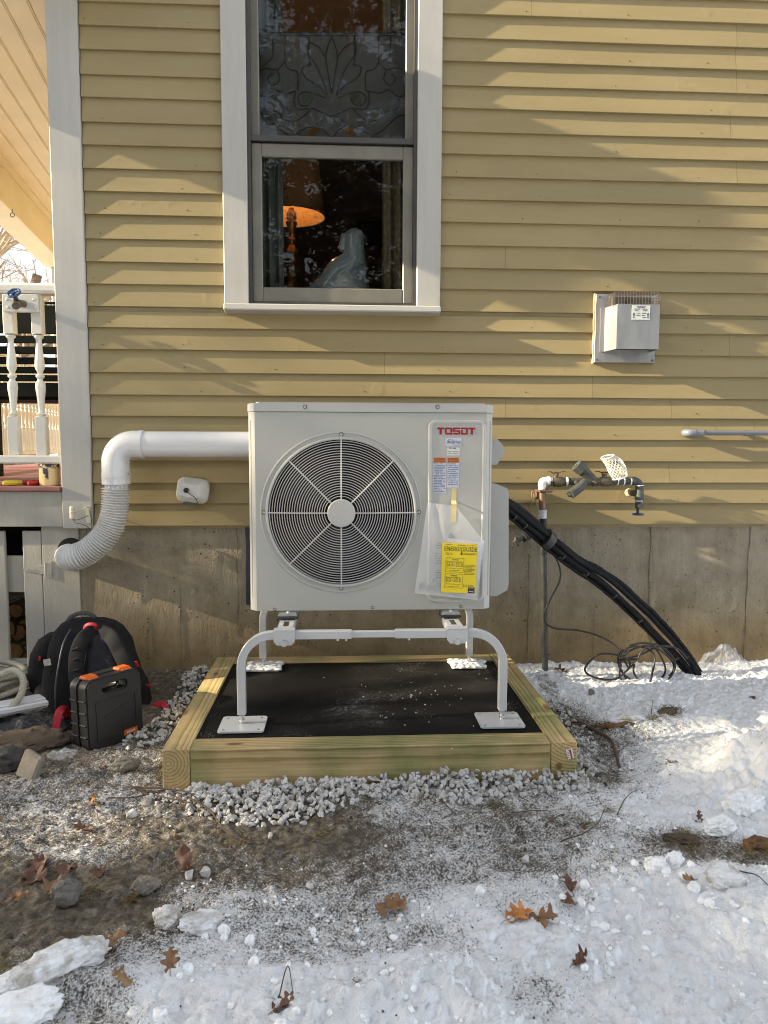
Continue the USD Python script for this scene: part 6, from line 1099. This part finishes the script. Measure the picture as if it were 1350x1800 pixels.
# heap against the front timber, rising to the right
r = np.random.default_rng(8)
for _ in range(420):
    x = r.uniform(PX0+.05, PX1+.03); top = np.interp(x, [-.6, -.3, .2, .5, .8], [.016, .030, .038, .056, .048])*r.uniform(.1, 1)
    s = r.uniform(.0075, .0160); v, f = protos[r.integers(40)]; B.add((v*s) @ Rotation.random(random_state=int(r.integers(1e9))).as_matrix().T+[x, PY0-.012-(1-top/.07)*r.uniform(0, .06), GZ(x, PY0-.02)+top], f)
tag(B.build('gravel', gr_m, None, False), 'white crushed stone gravel banked along the timber frame', 'gravel', kind='stuff')
for i, (px, py, s, lab) in enumerate(((232, 1435, .017, 'white stone alone on the dirt left of the gravel'), (276, 1437, .012, 'small white stone between the vine and the lone stone'), (336, 1432, .014, 'white stone at the left foot of the gravel'), (270, 1505, .016, 'dirty pale stone in the soil above the leaves'), (333, 1541, .014, 'white pebble left of its twin below the crumpled leaf'), (363, 1538, .018, 'egg shaped white stone below the crumpled leaf'), (475, 1472, .013, 'white stone below the gravel, left centre'), (655, 1432, .015, 'white stone at the lower edge of the gravel, centre'), (668, 1436, .012, 'small white stone touching the gravel centre'), (545, 1561, .012, 'white stone on the snow edge, lower centre'), (800, 1530, .012, 'grey white stone on the grey snow at right centre'), (925, 1515, .014, 'white stone beside the brown twig at right'), (1110, 1388, .012, 'white stone right of the gravel end'), (1040, 1220, .018, 'dark earthy stone on the snow by the wall'))):
    v, f = protos[(i*7) % 40]; g = on_ground(px, py); B = MB(); B.add((v*s*1.15) @ Rotation.random(random_state=i).as_matrix().T, f); t = tag(B.build('stone', stone_g if 'earthy' in lab or 'dirty' in lab else gr_m, None, False), lab, 'stone', 'loose stones'); UsdGeom.Xformable(t).AddTranslateOp().Set(Gf.Vec3d(*map(float, g+[0, 0, s*.4])))
# ---------------------------------------------------------------- snow and earth crumbs
ico = trimesh.creation.icosphere(2); clods = []
for k in range(14):
    v = ico.vertices; n = fbm(v*1.6+k*5.3, 3, k)[:, None]; clods.append(v*(.75+.6*n)*np.random.default_rng(k).uniform(.7, 1.1, 3))
ico1 = trimesh.creation.icosphere(1); clods1 = [ico1.vertices*(.35+1.4*fbm(ico1.vertices*1.7+k*5.3, 3, k)[:, None])*np.random.default_rng(k).uniform(.65, 1.1, 3) for k in range(14)]
def crumbs(n, lo, hi, smin, smax, seed, B, power=2.2, xr=(-1.2, 1.9), yr=(-2.35, -.08), clump=.5):
    r = np.random.default_rng(seed); X = r.uniform(*xr, n*9); Y = r.uniform(*yr, n*9); m = snow_mask(X, Y); P = np.stack([X, Y, X*0], -1); c = fbm(P*5+seed, 3, seed)
    depth = (Y+3.6); ok = (m > lo) & (m < hi) & (c > clump) & ~((X > PX0-.02) & (X < PX1+.02) & (Y > PY0-.02)) & (abs(X) < .62*depth+.15); X, Y = X[ok][:n], Y[ok][:n]; Z = ground_height(X, Y)
    for x, y, z in zip(X, Y, Z):
        s = smin*(smax/smin)**(r.uniform()**power); src, fc_ = (clods, ico.faces) if s > .009 else (clods1, ico1.faces); B.add((src[r.integers(14)]*s) @ rotm(Z_, r.uniform(0, 360)).T+[x, y, z+s*.15], fc_)
B = MB(); crumbs(2600, .5, 1.0, .0012, .008, 1, B, 3.0, clump=.47); crumbs(700, .3, .6, .001, .004, 2, B, 3.0, clump=.4); crumbs(60, .55, .9, .007, .015, 3, B, 1.5, yr=(-2.35, -1.55), clump=.52)
tag(B.build('snow_crumbs', snow_m, None, True), 'crumbly lumps of snow scattered on the ground', 'snow', kind='stuff')
soil_m = PM('soil_clod', (.075, .055, .038), .95, .45, 20, .003, 120)
B = MB(); crumbs(1300, -.1, .45, .0012, .007, 4, B, 3.0, clump=.42); crumbs(500, .4, .9, .0008, .003, 5, B, 2.0, clump=.45)
tag(B.build('soil_crumbs', soil_m, None, True), 'brown earth crumbs scattered on the dirt and snow', 'soil', kind='stuff')
dirty_snow = PM('dirty_snow', (.42, .39, .34), .7, .0, 16, .010, 60, c2=(.80, .80, .80), lo=.38, hi=.55)
def chunk(px, py, size, rot, tilt, label, seed, m=snow_m, lift=.3):
    g = on_ground(px, py); s = trimesh.creation.icosphere(4); v = s.vertices; n = fbm(v*1.5+seed*2.7, 5, seed)[:, None]; n2 = fbm(v*5+seed, 4, seed+1)[:, None]; v = v*(1+.9*(n-.5)+.5*(n2-.5)); v = np.sign(v)*abs(v)**.85; v = (v*np.array(size)) @ (rotm(Z_, rot) @ rotm(X_, tilt)).T
    B = MB(); B.add(v+g+[0, 0, size[2]*lift], s.faces); tag(B.build('snow_chunk', m, None, True), label, 'snow chunk', 'chunks of snow on the ground')
chunk(98, 1712, (.105, .038, .040), 38, -18, 'long dirty slab of snow lying at the lower left', 1, dirty_snow, .5)
chunk(20, 1795, (.09, .05, .035), 30, 0, 'white snow lump in the lower left corner', 2); chunk(1152, 1527, (.030, .024, .024), 0, 0, 'white snow lump left of a pair on the right', 3); chunk(1185, 1520, (.034, .022, .026), 40, 0, 'white snow lump right of a pair on the right', 4); chunk(1265, 1450, (.05, .028, .025), 10, 0, 'smooth snow lump at the foot of the snow pile', 5)
chunk(1275, 1548, (.045, .035, .028), 0, 0, 'speckled snow lump below the bare patch at right', 6, dirty_snow); chunk(1310, 1380, (.07, .04, .04), 20, 0, 'snow block on the side of the snow pile', 7); chunk(295, 1620, (.032, .026, .026), 0, 0, 'grey dirty snow ball right of the dark soil', 9, dirty_snow); chunk(355, 1630, (.05, .03, .022), 10, 0, 'dirty granular snow lump, lower left centre', 10, dirty_snow)

# snow left on the rear foot plates and mat
B = MB(); r = np.random.default_rng(4)
for cx, cy, n in ((XL, -.29, 60), (XRr-.01, -.29, 60)):
    for _ in range(n): s = r.uniform(.004, .014); B.add(clods1[r.integers(14)]*s*[1.3, 1.3, .35]+[cx+r.uniform(-.074, .078), cy-.004+r.uniform(-.055, .068), .1435], ico1.faces)
for _ in range(60): s = r.uniform(.0006, .0022); B.add(clods1[r.integers(14)]*s*[1.2, 1.2, .6]+[r.normal(.32, .16), r.normal(-.75, .2), .1355], ico1.faces)
tag(B.build('snow_dusting', snow_m, None, True), 'thin snow left on the foot plates and mat', 'snow', kind='stuff')
# ---------------------------------------------------------------- leaves, twigs, log
oak = np.array([(0, 0), (.02, .03), (.13, .05), (.22, .15), (.25, .22), (.15, .28), (.13, .35), (.25, .40), (.38, .47), (.41, .55), (.31, .60), (.16, .59), (.18, .68), (.28, .74), (.31, .82), (.20, .86), (.09, .84), (.07, .94), (0, 1.0)])
oakp = Polygon(np.vstack([oak, (oak*[-1, 1])[::-1][1:-1]])).buffer(0)
lf_m = {k: PM('leaf_'+k, c, .6, .3, 30, .002, 60, obj=True) for k, c in (('brown', (.20, .10, .042)), ('dark', (.12, .050, .026)), ('orange', (.45, .17, .035)), ('tan', (.26, .15, .07)))}
from scipy.spatial import Delaunay
bl = oakp.exterior; Pb = [bl.interpolate(t).coords[0] for t in np.arange(0, bl.length, .04)]; x0, y0, x1, y1 = oakp.bounds; Pi = [(x, y) for x in np.arange(x0, x1, .06) for y in np.arange(y0, y1, .06) if oakp.buffer(-.03).contains(Point(x, y))]; PT = np.array(Pb+Pi); TT = Delaunay(PT).simplices; TT = np.array([t for t in TT if oakp.buffer(1e-4).contains(Point(PT[t].mean(0)))])
for i, (px, py, L, rz, tilt, curl, k, label) in enumerate(((165, 1414, .055, 100, 70, .5, 'orange', 'bright orange leaf standing up on the dirt at left'), (325, 1524, .085, 30, 20, 1.6, 'dark', 'crumpled dark brown leaf in the dirt below the frame'), (198, 1660, .085, 160, 10, .5, 'brown', 'brown oak leaf at the end of the long snow slab'), (688, 1602, .095, -70, 5, .35, 'brown', 'brown oak leaf lying flat in the middle of the snow'), (912, 1612, .085, -60, 12, .7, 'orange', 'left of two orange brown leaves on the snow at right'), (955, 1618, .08, -100, 14, .8, 'brown', 'right of two orange brown leaves on the snow at right'), (1000, 1562, .06, 0, 10, 1.2, 'dark', 'upper dark red leaf above the orange pair'), (1000, 1582, .06, 170, 8, .9, 'dark', 'lower dark red leaf above the orange pair'),
    (300, 1702, .06, 10, 60, 1.2, 'brown', 'small curled leaf sticking out of the snow at lower left'), (498, 1762, .06, -50, 20, 1.0, 'dark', 'dark red leaf near the bottom edge'), (1020, 1690, .05, -60, 20, 2.0, 'dark', 'curled brown leaf low on the right snow'), (228, 1590, .06, 150, 30, .8, 'brown', 'brown leaf standing by the dark soil edge'), (60, 1545, .09, 60, 5, .5, 'dark', 'dark leaf in the left leaf heap, top'), (92, 1562, .08, -20, 8, .6, 'brown', 'brown leaf in the left leaf heap, middle'), (38, 1580, .08, 80, 6, .5, 'brown', 'brown leaf in the left leaf heap, lower left'), (115, 1530, .07, 120, 5, .7, 'dark', 'dark leaf in the left leaf heap, right'), (70, 1520, .08, 10, 5, .4, 'dark', 'flat dark leaf above the left leaf heap'), (175, 1535, .06, 200, 4, .4, 'dark', 'flat dark leaf right of the left leaf heap'), (1180, 1340, .05, 70, 8, 1.4, 'brown', 'small curled brown leaf on the snow right of the frame'), (1228, 1445, .04, 10, 60, 1.0, 'dark', 'dark leaf at the foot of the snow pile'), (215, 1718, .055, 60, 30, .8, 'tan', 'tan leaf under the long snow slab'), (1210, 1548, .04, 100, 8, .8, 'tan', 'tan leaf among snow lumps at right'), (628, 1720, .025, 90, 5, .5, 'brown', 'tiny brown leaf low in the middle'), (985, 1182, .08, 100, 25, 1.3, 'dark', 'dark curled leaf at the foot of the water riser'), (1325, 1228, .05, 100, 5, 1.0, 'dark', 'dark leaf on the snow near the right edge'), (145, 1462, .06, 80, 3, .5, 'dark', 'reddish leaf fragment on the dirt at left'), (308, 1473, .045, 90, 5, .8, 'dark', 'small dark leaf on the dirt below the gravel'), (180, 1352, .03, 90, 5, .5, 'dark', 'tiny dark leaf bit near the grey lump'))):
    g = on_ground(px, py); r = np.random.default_rng(i); u, v = PT[:, 0], PT[:, 1]-.5; curl = max(curl, .8)*1.25; L = L*.9; z = curl*.35*(u**2*1.5+v**2*.8)+.26*(fbm(np.stack([u*3, v*3, u*0+i], -1), 2, i)-.5)*(1+curl); th = u*curl; V = np.stack([np.sin(th)/max(curl, .2), v, z+.0], 1)*L if curl > .9 else np.stack([u, v, z], 1)*L
    V = V @ (rotm(Z_, rz) @ rotm(X_, tilt)).T; V[:, 2] -= V[:, 2].min(); B = MB(); B.add(V, TT)
    t = thing('leaf', label, 'leaf', g+[0, 0, -.003], group='fallen leaves'); B.build('blade', lf_m[k], t, True)
    B = MB(); st_ = np.array([[0, -.5-.28*s, .02+.03*math.sin(3*s)] for s in np.linspace(-1.6, 1, 9)])*L @ (rotm(Z_, rz) @ rotm(X_, tilt)).T; B.tube(st_-[0, 0, st_[:, 2].min()-.002], .0009, 4); B.build('stalk', lf_m['brown'], t)
tw_m = PM('twig_bark', (.085, .055, .035), .85, .3, 30)
def twig(pts, r, label, lift=.004, arch_=0.0, m=tw_m):
    P = smooth_path(np.array([on_ground(*q) for q in pts]), 6); s = np.linspace(0, 1, len(P)); P[:, 2] += lift+arch_*np.sin(PI*s)+.006*(fbm(P*17, 2, 3)-.5); B = MB(); B.tube(P, np.linspace(r, r*.5, len(P)), 6); tag(B.build('twig', m, None, True), label, 'twig', 'twigs on the ground')
twig([(228, 1386), (262, 1396), (300, 1398), (340, 1415), (372, 1438), (398, 1468), (440, 1486)], .0042, 'long brown vine stem along the left end of the gravel', .008, .008)
twig([(250, 1396), (290, 1410), (330, 1420), (362, 1446)], .003, 'thin vine stem lying along the longer one', .008, .01); twig([(190, 1408), (235, 1408), (285, 1402), (315, 1412), (350, 1432)], .0025, 'thin vine reaching toward the orange leaf', .01, .01); twig([(238, 1392), (280, 1400), (330, 1407), (355, 1425)], .0035, 'reddish vine on top of the tangle', .02, .008)
twig([(1012, 1268), (1050, 1288), (1075, 1315), (1087, 1345), (1089, 1352)], .0085, 'thick grey stick right of the timber frame', .004, .004); twig([(985, 1482), (1030, 1470), (1052, 1450), (1062, 1425)], .002, 'thin twig beside the grass tuft', .004, .012); twig([(1085, 1430), (1100, 1408), (1118, 1392)], .002, 'forked twig right of the grass tuft', .004, .01); twig([(900, 1430), (960, 1425), (1005, 1424)], .0016, 'straight thin twig on the grey dirt', .003)
twig([(960, 1455), (985, 1440), (992, 1436)], .0018, 'short twig left of the grass tuft', .004, .01); twig([(490, 1758), (506, 1735), (515, 1752)], .0016, 'bent twig beside the bottom dark red leaf', .005, .03); twig([(780, 1413), (800, 1432)], .0018, 'short dark twig below the gravel at right', .004); twig([(1300, 1530), (1330, 1545), (1350, 1556)], .0018, 'dark twig at the right edge', .004); twig([(0, 1440), (10, 1465)], .002, 'short twig at the left edge', .004, .02); twig([(1145, 1255), (1148, 1230)], .0016, 'upright twig on the snow by the wall', .004, .02)
earth = PM('earth_lump', (.16, .085, .04), .95, .5, 16, .006, 60)
for px, py, sz, rot, nm, lab, sd, mm in ((1085, 1277, (.075, .020, .013), 5, 'earth_lump', 'strip of orange brown earth showing through the snow right of the frame', 21, earth), (1172, 1252, (.050, .026, .016), 25, 'earth_lump', 'clump of brown earth and dead grass in the snow right of the frame', 23, PM('grass_earth', (.11, .08, .045), .95, .5, 20, .008, 60)), (1332, 1490, (.04, .03, .025), 0, 'earth_lump', 'brown earth lump at the right edge under the snow pile', 25, earth), (1200, 1478, (.055, .022, .012), -10, 'earth_lump', 'bare brown earth patch below the snow pile', 27, stone_b)):
    g = on_ground(px, py); v_ = clods[sd % 14]; sph = trimesh.creation.icosphere(4); v = sph.vertices; v = v*(1+.8*(fbm(v*1.9+sd, 5, sd)[:, None]-.5)+.5*(fbm(v*6+sd, 3, sd+1)[:, None]-.5)); B = MB(); B.add((v*np.array(sz)) @ rotm(Z_, rot).T+g+[0, 0, sz[2]*.2], sph.faces); tag(B.build(nm, mm, None, True), lab, 'earth', 'lumps of earth')
chunk(1100, 1268, (.085, .016, .012), 8, 0, 'thin snow crust lying on the orange earth strip', 31, dirty_snow, .9)
B = MB(); r = np.random.default_rng(3)
for px, py, n in ((1032, 1448, 90), (1062, 1425, 40), (1198, 1470, 90), (1215, 1485, 60), (1320, 1495, 70), (20, 1700, 50), (170, 1560, 60), (1170, 1252, 160), (1150, 1262, 70), (1185, 1246, 90), (560, 1470, 40), (420, 1478, 40), (880, 1420, 40)):
    g = on_ground(px, py)
    for _ in range(n):
        a = r.uniform(0, 2*PI); q = g+[r.normal(0, .02), r.normal(0, .02), 0]; L = r.uniform(.015, .045); d = np.array([math.cos(a), math.sin(a), r.uniform(.05, .5)]); B.tube([q, q+d*L*.5, q+d*L-[0, 0, L*.15]], [.0010, .0008, .0003], 3, caps=False)
tag(B.build('dead_grass', PM('dead_grass', (.16, .13, .055), .8, .4, 20), None, False), 'tufts of dead grass and moss', 'grass', kind='stuff')
